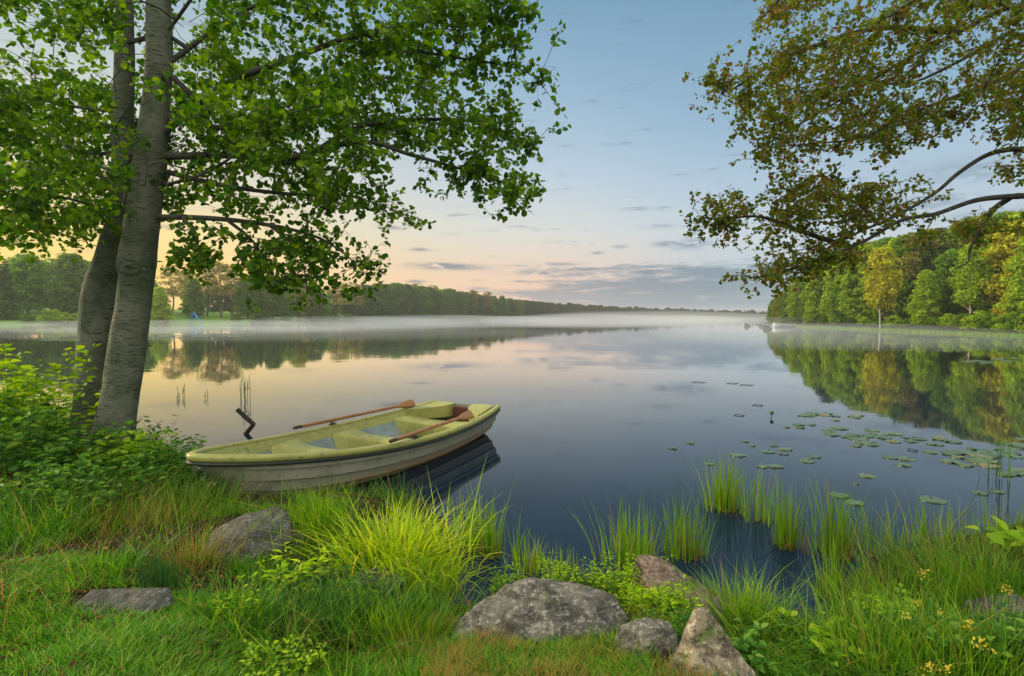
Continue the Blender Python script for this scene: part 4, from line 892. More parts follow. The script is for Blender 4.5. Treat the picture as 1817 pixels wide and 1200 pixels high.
rock(958, 1132, [(-.43, -.02, .0), (-.42, .06, .05), (-.30, .04, .115), (-.13, .12, .205), (.02, .12, .215), (.20, .12, .20), (.26, .10, .175), (.36, .06, .17), (.42, .0, .11), (.44, 0, .0), (.25, -.12, .0), (.0, -.12, .05), (-.25, -.10, .01), (-.42, .1, -.2), (.4, .1, -.2), (.3, -.12, -.25), (-.3, -.14, -.25), (.2, .34, .10), (-.15, .34, .08), (.3, .35, -.2), (-.3, .3, -.2)],
     'granite', 'largest grey speckled boulder at the water edge in front of the reeds', seed=3, amp=.030)
rock(1218, 1092, [(-.20, .25, .22), (-.17, .05, .12), (-.06, .22, .20), (.12, .12, .11), (.26, .0, .02), (.24, -.08, -.03), (-.2, -.05, -.08), (.2, .2, -.15), (-.25, .3, -.2), (0, -.1, .0), (.25, 0, -.25), (-.2, -.1, -.25)],
     'granite_red', 'reddish brown sloping stone behind the pointed rock', seed=11, amp=.022)
rock(1148, 1165, [(-.11, -.02, .02), (-.10, .05, .10), (.02, .08, .135), (.11, .05, .125), (.12, -.02, .03), (.0, -.05, .08), (-.08, -.05, -.1), (.1, -.05, -.1), (.1, .15, -.1), (-.1, .15, -.1)], 'granite', 'small square grey stone between the big boulder and the pointed rock', seed=17, amp=.012)
rock(1252, 1205, [(-.19, -.05, .0), (-.03, .04, .255), (.03, .05, .25), (.10, .02, .13), (.20, .0, .0), (.08, -.10, .05), (-.08, -.12, .06), (-.2, .1, -.15), (.2, .15, -.15), (0, -.18, -.15), (.15, -.14, -.15), (-.18, -.15, -.15), (.02, .25, .05)],
     'granite_tan', 'pointed tan rock at the front edge of the bank', seed=23, amp=.018)
rock(432, 985, [(-.30, -.02, .0), (-.22, .1, .13), (-.05, .22, .20), (.12, .25, .235), (.22, .15, .20), (.27, .05, .08), (.15, -.12, .0), (-.1, -.14, .02), (-.3, .2, -.2), (.25, .2, -.2), (0, -.15, -.2)], 'granite_dark', 'smooth dark grey slab of rock below the boat bow', seed=29, amp=.016)
rock(525, 968, [(-.1, 0, 0), (-.07, .06, .07), (.06, .06, .08), (.1, 0, .02), (.0, -.06, .02), (-.08, .1, -.1), (.08, .1, -.1), (0, -.06, -.1)], 'granite_dark', 'small dark stone right of the slab below the boat', seed=31, amp=.01)
rock(205, 1085, [(-.22, .0, .02), (-.17, .08, .07), (.0, .05, .065), (.20, .08, .08), (.26, .0, .03), (.1, -.09, .01), (-.1, -.1, .0), (-.2, .2, -.1), (.2, .2, -.1), (0, -.12, -.12)], 'granite_dark', 'flat mossy slab half sunk in the lawn at lower left', seed=37, amp=.014)
rock(672, 1052, [(-.17, 0, 0), (-.12, .08, .10), (.05, .1, .12), (.16, .02, .05), (0, -.08, .02), (-.14, .14, -.15), (.14, .14, -.15), (0, -.1, -.15)], 'granite_dark', 'dark wet stone in the shade under the bright sedge tuft', seed=41, amp=.012)
rock(1790, 1112, [(-.16, 0, .0), (-.14, .1, .09), (.12, .12, .11), (.22, 0, .05), (0, -.08, .02), (-.16, .2, -.15), (.2, .2, -.15), (0, -.1, -.15)], 'granite_dark', 'dark stone in the tall grass at the right edge', seed=43, amp=.012)
rock(1705, 978, [(-.24, 0, .0), (-.14, .05, .05), (.1, .05, .06), (.24, .0, .02), (0, -.06, .0), (-.2, .1, -.1), (.2, .1, -.1), (0, -.08, -.1)], 'granite_red', 'low brown stone just clear of the water behind the right grass', seed=47, amp=.012, z=0)
for i, (px, py, s, lb) in enumerate([(1326, 580, 1.0, 'dark stone farthest left off the wooded point'), (1345, 577, .7, 'small dark stone in the mist off the point'), (1352, 580, .9, 'dark stone nearest the moored white boat'), (1362, 584, 1.2, 'low stone at the tip of the wooded point')]):
    p = PZ(px, py); rock(0, 0, [(-.6 * s, 0, 0), (-.3 * s, .2, .55 * s), (.3 * s, .2, .45 * s), (.6 * s, 0, 0), (0, -.3, .1), (-.5, .5, -.3), (.5, .5, -.3), (0, -.3, -.3)], 'granite_dark', lb, seed=60 + i, amp=.05, loc=(p[0], p[1], 0))
for i, px in enumerate([1466, 1480, 1497]):
    Yd = [93, 89.5, 85][i]; rock(0, 0, [(-.8, 0, 0), (-.5, .3, .4), (.6, .2, .3), (.9, 0, 0), (0, -.3, .1), (-.5, .5, -.3), (.5, .5, -.3), (0, -.3, -.3)], 'granite_tan', ['left', 'middle', 'right'][i] + ' one of three pale shore stones below the wooded point', seed=70 + i, amp=.06, loc=(pxx(px, Yd), Yd, 0))

# ------------------------------------------------------------------ ground cover
r = np.random.RandomState(77)
def near_points(n, x0, x1, y0, y1, cond=None, dmin=.05, dmax=99):
    x = r.uniform(x0, x1, n); y = r.uniform(y0, y1, n); z, d = near_height(x, y); ok = (d > dmin) & (d < dmax)
    if cond is not None: ok &= cond(x, y, d)
    return np.stack([x, y, z], -1)[ok], d[ok]
# places kept free of grass: boulders and the boat
def keep(P, lo=.0):
    ok = np.ones(len(P), bool)
    for (px, py, rx, ry) in [(958, 1118, .43, .28), (1218, 1080, .22, .17), (1148, 1150, .11, .09), (1252, 1196, .17, .16), (432, 962, .24, .16), (205, 1070, .22, .09)]:
        c = G(px, py); ok &= (((P[:, 0] - c[0]) / rx) ** 2 + ((P[:, 1] - c[1] - ry * .35) / ry) ** 2 > 1)
    c = G(345, 1032); ok &= (((P[:, 0] - c[0]) / .42) ** 2 + ((P[:, 1] - c[1]) / .13) ** 2 > 1) | (r.rand(len(P)) < .12)
    q = (P[:, :2] - BOW); xx = q @ ax; yy = q @ np.array([-ax[1], ax[0]]); ok &= ~((xx > .15) & (xx < BL) & (np.abs(yy) < .55))
    return ok
def patch(P, s, seed): return fbm(np.stack([P[:, 0] * s, P[:, 1] * s, P[:, 0] * 0], -1), 3, seed)
def px_of(P): return W / 2 + P[:, 0] / P[:, 1] * F
# lawn: short blades combed in swirls
def lawn(n, x0, x1, y0, y1, hs, ws, cond, seed, mat, name, label, dmin=.25, dmax=99, lean=(.25, 1.3)):
    P, d = near_points(n, x0, x1, y0, y1, cond, dmin, dmax); k = keep(P); P = P[k]; d = d[k]; N = len(P)
    ang = patch(P, .9, seed) * 5 + 2.2 + r.normal(size=N) * 1.15; h = r.uniform(*hs, N) * np.clip(1 + .7 * patch(P, 1.7, seed + 1) + .9 * patch(P, 5.5, seed + 2), .25, 2); ge = Geo()
    blades(ge, P - [0, 0, .01], h, r.uniform(*ws, N), ang, r.uniform(*lean, N), r.uniform(.05, .45, N), 3, r)
    o = link(name, ge.mesh(name, M[mat])); tag(o, label, 'grass', kind='stuff'); return N
lawnc = lambda x, y, d: (y < 4.6) & (((W / 2 + x / np.maximum(y, .5) * F < 470) | (y < 2.45) | (fbm(np.stack([x * 2.2, y * 2.2, x * 0], -1), 3, 52) > .12)))
n_ = lawn(190000, -4.4, 1.2, 1.0, 3.1, (.03, .075), (.0036, .0065), lawnc, 3, 'lawn', 'lawn_grass', 'short combed green lawn grass along the front of the bank')
n_ += lawn(60000, -6, -1.2, 3.0, 4.6, (.04, .10), (.004, .006), lambda x, y, d: (y < 4.4) & (fbm(np.stack([x * 1.8, y * 1.8, x * 0], -1), 3, 44) > .02), 5, 'lawn', 'long_lawn_grass', 'patches of soft longer grass behind the lawn on the left')
n_ += lawn(52000, -.8, 4.4, 1.1, 3.2, (.04, .10), (.0035, .006), lambda x, y, d: (W / 2 + x / y * F > 700), 8, 'meadow', 'bank_grass', 'fresh green grass around the front rocks')
n_ += lawn(30000, -1.0, .8, 1.5, 2.75, (.05, .11), (.0025, .0045), lambda x, y, d: (fbm(np.stack([x * 2, y * 2, x * 0], -1), 2, 4) > -.15), 9, 'dry', 'dry_grass', 'straw and rust coloured grass below the big boulder', .2, 99, (.15, .7))
# wild meadow grass over the whole bank
Cc, dc = near_points(4300, -9, 7.5, 1.9, 11, lambda x, y, d: fbm(np.stack([x * 1.4, y * 1.4, x * 0], -1), 3, 12) > -.30, .10, 4.5); kk = keep(Cc); Cc = Cc[kk]; dc = dc[kk]
kk = ~((px_of(Cc) < 720) & (Cc[:, 1] < 3.0) & (r.rand(len(Cc)) < .75)); Cc = Cc[kk]; dc = dc[kk]; m_ = len(Cc)
hc = r.uniform(.09, .34, m_) * (1 + .5 * patch(Cc, 1.3, 15)) * np.where(px_of(Cc) > 1480, np.clip(.6 + dc * .6, .6, 1.1), 1.0) * np.where((px_of(Cc) > 740) & (px_of(Cc) < 1500), np.clip(.30 + .0 * dc, .3, .5), 1.0) * np.where((px_of(Cc) > 380) & (px_of(Cc) < 620) & (dc < .9), .55, 1.0)
nb = r.randint(10, 34, m_); jj = np.repeat(np.arange(m_), nb); N = len(jj); rad_c = r.uniform(.03, .13, m_); q = r.normal(size=(N, 2)) * rad_c[jj][:, None]; P = Cc[jj] + np.concatenate([q, np.zeros((N, 1))], 1); P[:, 2] = near_height(P[:, 0], P[:, 1])[0]
kk = (P[:, 2] > -.02) & keep(P); P = P[kk]; jj = jj[kk]; q = q[kk]; N = len(P)
ge = Geo(); blades(ge, P - [0, 0, .02], hc[jj] * r.uniform(.5, 1.15, N), r.uniform(.003, .0062, N), np.arctan2(q[:, 1], q[:, 0]) + r.normal(size=N) * .7, r.uniform(.15, .95, N), r.uniform(.0, .55, N), 4, r)
o = link('meadow_grass', ge.mesh('meadow_grass', M['meadow'])); tag(o, 'long wild green grass covering the bank', 'grass', kind='stuff')
P, d = near_points(9000, -8, 7.5, 2.2, 9, lambda x, y, d: fbm(np.stack([x * 1.1, y * 1.1, x * 0], -1), 3, 19) > .10, .02, 3); k = keep(P); P = P[k]; N = len(P); f_ = np.where((px_of(P) > 740) & (px_of(P) < 1500), .35, 1.)
ge = Geo(); blades(ge, P - [0, 0, .02], r.uniform(.15, .42, N) * f_, r.uniform(.002, .0045, N), r.uniform(0, 6.28, N), r.uniform(.3, 1.3, N), r.uniform(.1, .7, N), 4, r)
o = link('withered_grass', ge.mesh('withered_grass', M['dry'])); tag(o, 'withered brown stalks tangled in the bank grass', 'grass', kind='stuff')
P, d = near_points(9000, -6, 6, 1.6, 7, lambda x, y, d: fbm(np.stack([x * 1.6, y * 1.6, x * 0], -1), 3, 61) > .0, .03, 4); k = keep(P); P = P[k]; N = len(P)
ge = Geo(); blades(ge, P + [0, 0, .01], r.uniform(.06, .2, N), r.uniform(.002, .004, N), r.uniform(0, 6.28, N), r.uniform(.9, 1.8, N), r.uniform(.55, .95, N), 4, r)
o = link('fallen_straw', ge.mesh('fallen_straw', M['dry'])); tag(o, 'fallen straw and broken blades lying in the bank grass', 'grass', kind='stuff')
# dead leaves on the soil
P, d = near_points(26000, -6, 4, 1.9, 6, None, .1, 3); N = len(P); lm = patch(P, 1.5, 31); c = G(330, 1030); cl = np.exp(-(((P[:, 0] - c[0]) / .8) ** 2 + ((P[:, 1] - c[1]) / .5) ** 2)); k = (lm + cl * 1.6 > .12); P = P[k]; N = len(P)
ge = Geo(); scatter(ge, *LEAF_OVAL, P + np.array([0, 0, .012]), frames(norm(rand_dir(N, r) * [1, 1, .2]), norm(rand_dir(N, r) + [0, 0, 1.4])), r.uniform(.015, .04, N)); o = link('dead_leaves', ge.mesh('dead_leaves', M['litter'])); tag(o, 'reddish brown dead leaves lying on the bank', 'leaf litter', kind='stuff')

# ------------------------------------------------------------------ single tufts, clumps and plants
def tuft(name, px, py, n, hgt, spread, wdt, mat, label, z=None, lean=(.1, .5), droop=(.0, .3), group=None, cat='grass tuft', dark=0, segs=4, base_sink=.03):
    p = G(px, py, z); ge = Geo(); q = r.normal(size=(n, 2)) * spread * .5; base = np.stack([q[:, 0], q[:, 1] * .8, np.full(n, -base_sink)], -1); ang = np.arctan2(q[:, 1], q[:, 0]) + r.normal(size=n) * .8
    ln = r.uniform(*lean, n) * (.4 + np.hypot(q[:, 0], q[:, 1]) / (spread + 1e-6)); blades(ge, base, hgt * r.uniform(.45, 1.1, n), wdt * r.uniform(.6, 1.2, n), ang, ln, r.uniform(*droop, n), segs, r)
    root = empty(name, tuple(p), label, cat, group); link('blades', ge.mesh('blades', M[mat]), root)
    if dark:                                  # withered stalks at the foot
        ge = Geo(); m_ = dark; q = r.normal(size=(m_, 2)) * spread * .5; blades(ge, np.stack([q[:, 0], q[:, 1], np.full(m_, -.03)], -1), hgt * r.uniform(.12, .42, m_), np.full(m_, wdt * 1.1), r.uniform(0, 6.28, m_), r.uniform(.1, 1.2, m_), r.uniform(0, .8, m_), 3, r)
        link('withered_stalks', ge.mesh('withered_stalks', M['litter']), root)
    return root
tuft('sedge_tuft', 706, 1010, 1000, .53, .33, .0115, 'sedge', 'largest bright yellow-green sedge tuft in front of the boat', lean=(.2, .72), droop=(.15, .6), cat='sedge')
tuft('sedge_tuft', 760, 1050, 260, .40, .16, .008, 'sedge', 'arching yellow-green sedge hanging over the dark water notch', lean=(.3, .85), droop=(.2, .8), cat='sedge')
tuft('sedge_tuft', 640, 1000, 200, .30, .20, .007, 'meadow', 'mid-green tuft at the left foot of the bright sedge', lean=(.2, .8), cat='sedge')
tuft('grass_tuft', 562, 955, 420, .44, .26, .0065, 'meadow', 'tall dark green grass tuft in front of the hull', lean=(.1, .45))
tuft('rush_clump', 285, 1042, 260, .24, .10, .0045, 'rush', 'dense upright dark green rush clump on the brown leaf litter', lean=(.05, .25), droop=(0, .05))
tuft('grass_tuft', 180, 1018, 260, .2, .22, .005, 'lawn', 'fresh yellow-green tuft left of the dark rush clump', lean=(.2, .8))
tuft('grass_tuft', 235, 992, 40, .13, .05, .008, 'rush', 'tiny bluish-green tuft in the brown litter', lean=(.2, .6))
tuft('grass_tuft', 345, 1000, 220, .26, .20, .005, 'dry', 'straw-coloured tuft beside the dark rush clump', lean=(.2, .9))
tuft('grass_tuft', 410, 1095, 380, .2, .26, .005, 'lawn', 'bright green tuft in the middle of the lower left bank', lean=(.2, .9))
tuft('grass_tuft', 480, 1130, 420, .24, .34, .005, 'meadow', 'arching dark green tuft right of the lawn', lean=(.3, 1.2), droop=(.2, .7))
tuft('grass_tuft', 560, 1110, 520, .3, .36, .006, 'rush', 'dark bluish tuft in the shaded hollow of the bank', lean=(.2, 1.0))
tuft('grass_tuft', 655, 1130, 520, .34, .36, .005, 'meadow', 'dark grass tuft below the bright sedge', lean=(.2, .8))
tuft('grass_tuft', 728, 1140, 420, .26, .22, .0055, 'meadow', 'tall narrow grass against the water notch', lean=(.1, .6))
tuft('grass_tuft', 110, 930, 380, .38, .5, .007, 'meadow', 'dense leafy grass below the left bush', lean=(.3, .9))
tuft('grass_tuft', 40, 960, 380, .34, .5, .007, 'meadow', 'dark grass at the left edge below the bush', lean=(.3, .9))
tuft('grass_tuft', 300, 905, 420, .34, .45, .005, 'meadow', 'wild grass right of the alder foot', lean=(.2, .9))
tuft('grass_tuft', 240, 935, 300, .34, .4, .005, 'dry', 'brownish wild grass in front of the alder foot', lean=(.2, .9))
tuft('grass_tuft', 370, 905, 300, .26, .3, .005, 'lawn', 'yellow-green grass under the boat bow', lean=(.3, 1.0))
tuft('grass_tuft', 1315, 1100, 480, .28, .20, .006, 'reed', 'lush green tuft right of the reddish stone', lean=(.15, .7))
tuft('grass_tuft', 1345, 1135, 420, .2, .34, .005, 'lawn', 'short bright tuft below the lush one', lean=(.3, 1.0))
for i, (px, py, n, h, s, lb) in enumerate([(1535, 1125, 320, .24, .26, 'tall grass left of the yellow flowers'), (1580, 1080, 420, .26, .32, 'tall grass behind the first yellow flowers'), (1660, 1050, 460, .28, .36, 'tall grass around the highest yellow flower'), (1740, 1040, 460, .30, .36, 'tall grass by the right-hand leafy branch'),
    (1810, 1080, 420, .34, .4, 'tall grass at the right edge behind the dark stone'), (1560, 1170, 420, .28, .34, 'grass in the lower right corner area, leftmost tuft'), (1650, 1180, 420, .28, .34, 'grass between the lowest yellow flowers'), (1750, 1190, 420, .3, .34, 'grass in the lower right corner'), (1640, 1000, 150, .24, .36, 'thin grass between water and tall bank grass'), (1760, 985, 200, .26, .36, 'thin upright grass at the right waterline')]):
    tuft('grass_tuft', px, py, n, h, s, .0052, ['meadow', 'reed'][i % 2], lb, lean=(.1, .8), group='tall grass on the right bank')
# reeds standing in the water
for i, (px, py, n, h, s, lb, mt) in enumerate([
    (842, 975, 150, .46, .20, 'reed clump nearest the boat stern', 'reed'), (868, 988, 90, .36, .14, 'reed clump with a brown foot right of the sedge tuft', 'reed'), (915, 1000, 14, .42, .05, 'sparse single reeds left of the middle clumps', 'reed'), (935, 1012, 70, .28, .16, 'short reed clump left of the boulder', 'reed'),
    (1000, 1020, 50, .24, .3, 'thin scattered reeds behind the big boulder', 'reed'), (1118, 1000, 190, .42, .26, 'wide reed clump behind the right end of the boulder', 'reed'), (1213, 985, 150, .44, .22, 'reed clump behind the reddish stone', 'reed'), (1207, 950, 10, .62, .04, 'few tall dark reeds above the reddish stone', 'rush'),
    (1290, 905, 200, .46, .24, 'tallest reed clump with a yellow foot, farthest out', 'reed'), (1348, 925, 60, .48, .18, 'thin reed clump right of the tallest one', 'reed'), (1395, 970, 120, .46, .12, 'narrow reed clump with bent brown leaves', 'reed'), (1432, 985, 8, .36, .05, 'pair of brown stalks between two reed clumps', 'dry'),
    (1487, 985, 170, .52, .2, 'reed clump standing before two lily pads', 'reed'), (1478, 1060, 90, .38, .10, 'reed clump in the dark inlet near the bank', 'reed'), (1545, 985, 34, .42, .12, 'sparse reeds right of the lily pad clump', 'reed'), (1590, 980, 30, .40, .12, 'sparse reeds before the right-hand bank', 'reed'), (1640, 965, 34, .42, .14, 'few upright reeds left of the brown stone', 'reed'),
    (1690, 960, 40, .36, .3, 'fine reeds by the low brown stone', 'reed'), (1780, 955, 40, .4, .3, 'fine reeds at the right edge of the near water', 'reed'), (1775, 850, 16, .62, .22, 'lone group of tall reeds among the right lily pads', 'rush')]):
    tuft('reed_clump', px, py, int(n * .9), h * 1.12, s * .72, .0095, mt, lb, z=0.0, lean=(.02, .28), droop=(0, .08), group='reeds standing in the water', cat='reeds', dark=max(6, int(n * .35)) if n > 30 else 0)
for i, (px, py, h, n, lb) in enumerate([(316, 705, .42, 3, 'thin dark reed with side leaves left of the others'), (332, 707, .25, 2, 'short pair of dark stems by the left reed'), (370, 706, .3, 2, 'single dark stem midway between the thin reeds'), (430, 708, .6, 3, 'tall pale stems behind the broken stake'), (442, 712, .72, 4, 'tallest leafy reed behind the broken stake')]):
    p = PZ(px, py, 0); o = empty('thin_reed', tuple(p), lb, 'reed', 'thin reeds in open water')
    for k in range(n):
        ge = Geo(); q = np.array([r.normal() * .09, r.normal() * .1, -.05]); hh = h * r.uniform(.6, 1.1); tube(ge, [q, q + [r.normal() * .02, 0, hh * .5], q + [r.normal() * .04, 0, hh]], [.006, .005, .002], 5)
        blades(ge, np.repeat([q + [0, 0, hh * .4]], 4, 0) + np.array([[0, 0, .1 * j * hh] for j in range(4)]), np.full(4, .16 * h / .4 * .6), np.full(4, .012), r.uniform(0, 6.28, 4), np.full(4, .8), np.full(4, .5), 3, r)
        link('stem', ge.mesh('stem', M['rush']), o)

def leafy(name, px, py, n_stem, hgt, spread, leaf, lsize, per, mat, label, z=None, cat='plant', group=None, lean=.35, whorl=False, stemr=.003):
    p = G(px, py, z); root = empty(name, tuple(p), label, cat, group); gs = Geo(); gl = Geo()
    for k in range(n_stem):
        a = r.uniform(0, 6.28); b_ = np.array([math.cos(a), math.sin(a), 0]) * spread * r.uniform(0, .5); h = hgt * r.uniform(.55, 1.1); d = norm(np.array([[math.cos(a), math.sin(a), 0]]))[0] * lean * r.uniform(.2, 1.2) * h
        P = np.array([b_ + [0, 0, -.03], b_ + d * .25 + [0, 0, h * .4], b_ + d * .6 + [0, 0, h * .75], b_ + d + [0, 0, h]]) + r.normal(size=(4, 3)) * .012; Pc = catmull(P, 4); tube(gs, Pc, np.linspace(stemr, stemr * .4, len(Pc)), 4)
        m_ = per if not whorl else per * 4; ts = r.uniform(.15, 1.0, m_) if not whorl else np.repeat(np.linspace(.3, 1, per), 4); ii = ts * (len(Pc) - 1)
        pos = np.stack([np.interp(ii, np.arange(len(Pc)), Pc[:, c]) for c in range(3)], -1); an = r.uniform(0, 6.28, m_) if not whorl else np.tile(np.arange(4) * 1.57, per) + np.repeat(r.uniform(0, 1.5, per), 4)
        dr = np.stack([np.cos(an), np.sin(an), r.uniform(-.25, .5, m_)], -1); stalk = lsize * .35
        scatter(gl, leaf[0], leaf[1], pos + dr * stalk, frames(dr, norm(np.array([0, 0, 1.0]) + r.normal(size=(m_, 3)) * .35)), lsize * r.uniform(.55, 1.2, m_) * (1.15 - .4 * ts))
    link('stems', gs.mesh('stems', M['rush'], True), root); link('leaves', gl.mesh('leaves', M[mat]), root); return root
leafy('broadleaf_bush', 70, 800, 50, 1.1, 1.3, LEAF_OVAL, .12, 22, 'bright_herb', 'large light green leafy bush at the left edge of the bank', cat='bush', group='leafy bushes by the alder')
leafy('broadleaf_bush', -70, 820, 40, .95, 1.2, LEAF_OVAL, .11, 22, 'bright_herb', 'leafy bush cut by the left edge of the view', cat='bush', group='leafy bushes by the alder')
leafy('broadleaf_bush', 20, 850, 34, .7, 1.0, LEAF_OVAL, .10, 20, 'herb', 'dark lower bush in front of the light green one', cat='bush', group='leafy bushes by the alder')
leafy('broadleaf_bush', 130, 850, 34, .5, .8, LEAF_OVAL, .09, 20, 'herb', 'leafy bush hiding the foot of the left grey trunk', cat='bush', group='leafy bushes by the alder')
leafy('broadleaf_bush', 215, 850, 26, .38, .6, LEAF_ROUND, .085, 16, 'bright_herb', 'round-leaved shoots in front of the right grey trunk', cat='bush', group='leafy bushes by the alder')
leafy('broadleaf_bush', 268, 830, 22, .5, .4, LEAF_OVAL, .07, 16, 'herb', 'olive leafy shoots right of the grey trunks over the water', cat='bush', group='leafy bushes by the alder')
leafy('feathery_plant', 300, 860, 20, .44, .5, LEAF_LANCE, .09, 22, 'herb', 'feathery narrow-leaved plant between alder and boat bow')
leafy('feathery_plant', 345, 880, 16, .26, .35, LEAF_LANCE, .07, 22, 'herb', 'low feathery plant touching the boat bow')
leafy('nettle_plant', 150, 915, 26, .36, .7, LEAF_OVAL, .075, 20, 'herb', 'dark leafy herbs below the left grey trunk')
leafy('nettle_plant', 75, 905, 26, .36, .7, LEAF_OVAL, .075, 20, 'herb', 'dark leafy herbs below the light green bush')
leafy('nettle_plant', 620, 1085, 14, .18, .4, LEAF_LANCE, .07, 14, 'herb', 'dark broad-leaved herb under the left side of the bright sedge')
leafy('nettle_plant', 550, 1040, 12, .2, .4, LEAF_LANCE, .07, 14, 'bright_herb', 'light narrow-leaved herb left of the bright sedge')
leafy('bedstraw_plant', 1120, 1060, 26, .16, .5, LEAF_LANCE, .035, 8, 'bright_herb', 'yellowish whorled herb between boulder and reddish stone', whorl=True)
leafy('bedstraw_plant', 1180, 1095, 20, .14, .3, LEAF_LANCE, .045, 6, 'bright_herb', 'whorled herb in front of the reddish stone', whorl=True)
leafy('bedstraw_plant', 1195, 1150, 16, .15, .22, LEAF_LANCE, .045, 6, 'herb', 'whorled herb between the square stone and the pointed rock', whorl=True)
leafy('bedstraw_plant', 985, 1040, 16, .12, .5, LEAF_LANCE, .035, 6, 'bright_herb', 'low whorled herb along the back of the big boulder', whorl=True)
leafy('bedstraw_plant', 895, 1062, 14, .12, .2, LEAF_LANCE, .035, 6, 'bright_herb', 'small yellow-green herb left behind the big boulder', whorl=True)
leafy('meadow_herb', 1390, 1140, 18, .08, .4, LEAF_LANCE, .06, 14, 'herb', 'green herb mat at the edge of the dark inlet')
leafy('meadow_herb', 1300, 1175, 20, .12, .4, LEAF_OVAL, .05, 10, 'herb', 'low leafy herb right of the pointed rock')
leafy('meadow_herb', 1470, 1160, 9, .10, .3, LEAF_OVAL, .075, 5, 'bright_herb', 'broad light leaves low in the right-hand grass')
leafy('meadow_herb', 1560, 1120, 12, .16, .4, LEAF_OVAL, .045, 9, 'bright_herb', 'broad leaves left of the yellow flowers')
leafy('meadow_herb', 1690, 1170, 16, .15, .5, LEAF_OVAL, .045, 10, 'herb', 'dark leafy herb under the lowest yellow flowers')
leafy('meadow_herb', 1790, 1180, 18, .2, .5, LEAF_OVAL, .055, 10, 'herb', 'dark leafy herb in the lower right corner')
leafy('meadow_herb', 505, 1185, 22, .10, .3, LEAF_OVAL, .03, 12, 'bright_herb', 'pale green low herb at the front edge right of the lawn')
leafy('meadow_herb', 430, 1085, 14, .12, .3, LEAF_LANCE, .04, 10, 'bright_herb', 'small light herb beside the flat mossy slab')
# leafy branch hanging in from the right
p = PY(1850, 985, 3.6); o = empty('leafy_shoot', tuple(G(1900, 1080)), 'shoot with large serrated green leaves leaning in from the right edge', 'plant'); gs = Geo(); gl = Geo(); P = np.array([np.array(o.location) - [0, 0, .05], PY(1880, 1000, 3.7), PY(1840, 968, 3.6), PY(1790, 948, 3.5), PY(1745, 942, 3.45)]); Pc = catmull(P, 6); tube(gs, Pc, np.linspace(.008, .002, len(Pc)), 6)
k = r.randint(8, len(Pc), 34); dr = norm(np.stack([r.uniform(-1.2, .6, 34), r.normal(size=34), r.uniform(-.4, .3, 34)], -1)); scatter(gl, *LEAF_OVAL, Pc[k] + dr * .02, frames(dr, norm(np.array([0, 0, 1.0]) + r.normal(size=(34, 3)) * .3)), r.uniform(.08, .14, 34))
for gg, nm_, mt in ((gs, 'stem', 'rush'), (gl, 'leaves', 'bright_herb')):
    me = gg.mesh(nm_, M[mt]); me.transform(Matrix.Translation(-Vector(o.location))); link(nm_, me, o)
# yellow flowers
for i, (px, py, s, lb) in enumerate([(1639, 1018, 1.1, 'highest yellow flower in the right grass'), (1611, 1093, .9, 'small yellow flower left of the others'), (1788, 1045, 1.1, 'yellow flower pair near the right edge'), (1716, 1108, 1.3, 'large yellow flower above the lowest large one'), (1741, 1142, 1.4, 'largest low yellow flower'), (1629, 1069, .8, 'pale yellow flower under the highest one'), (1649, 1184, .9, 'yellow flower at the bottom, left one'), (1680, 1185, .8, 'yellow flower at the bottom, right one'), (1668, 1089, .7, 'tiny yellow flower in the middle of the group')]):
    Yd = np.interp(py, [1018, 1185], [2.75, 2.05]); top = PY(px, py, Yd); z0 = float(gh(top[0], top[1])[0][0]); o = empty('yellow_flower', (top[0], top[1], z0), lb, 'flower', 'yellow flowers in the right grass'); hh = top[2] - z0
    gs = Geo(); tube(gs, [[0, 0, -.02], [.01, 0, hh * .5], [0, 0, hh]], [.0025, .002, .0015], 5); link('stem', gs.mesh('stem', M['rush'], True), o); gl = Geo(); m_ = 26
    hd = r.normal(size=(m_, 3)) * .011 * s; scatter(gl, *LEAF_OVAL, np.array([0, 0, hh]) + hd, frames(rand_dir(m_, r, .5), rand_dir(m_, r)), r.uniform(.007, .013, m_) * s); link('petals', gl.mesh('petals', M['petal']), o)

# ------------------------------------------------------------------ lily pads
m, g = new_mat('lily_pad'); oi = g.n('ShaderNodeObjectInfo'); a = g.noise(objco(g), 6, 4, .6); col = g.ramp(oi.outputs['Random'], [(0, C(.045, .085, .035)), (.6, C(.075, .12, .045)), (.9, C(.11, .14, .045)), (1, C(.20, .15, .06))]); col = g.mix(g.smooth(a, .5, .75), col, C(.05, .09, .03)); finish(g, principled(g, col, .3, .5, a, .2, .01)); M['pad'] = m
pads_me = []
for v in range(4):
    rp = np.random.RandomState(90 + v); th_ = np.linspace(.16, 2 * math.pi - .16, 26); ge = Geo(); rr_ = 1 + .05 * np.sin(th_ * 3 + v) + rp.normal(size=26) * .015; zz = .016 + .004 * np.sin(th_ * 4 + v) 
    top_ = [[0, 0, .014]] + [[.5 * q * rad_ * math.cos(t), .5 * q * rad_ * math.sin(t), .014 + (z_ - .014) * q] for q in (.5, 1.0) for t, rad_, z_ in zip(th_, rr_, zz)]
    V = np.array(top_); ge.add(V, np.array([[0, 1 + k, 2 + k] for k in range(25)])); ge.add(V, np.array([[1 + k, 27 + k, 28 + k, 2 + k] for k in range(25)])); ge.add(V[27:].tolist() + (V[27:] - [0, 0, .02]).tolist(), np.array([[k, k + 26, k + 27, k + 1] for k in range(25)])); pads_me.append(ge.mesh('lily_pad', M['pad'], False))
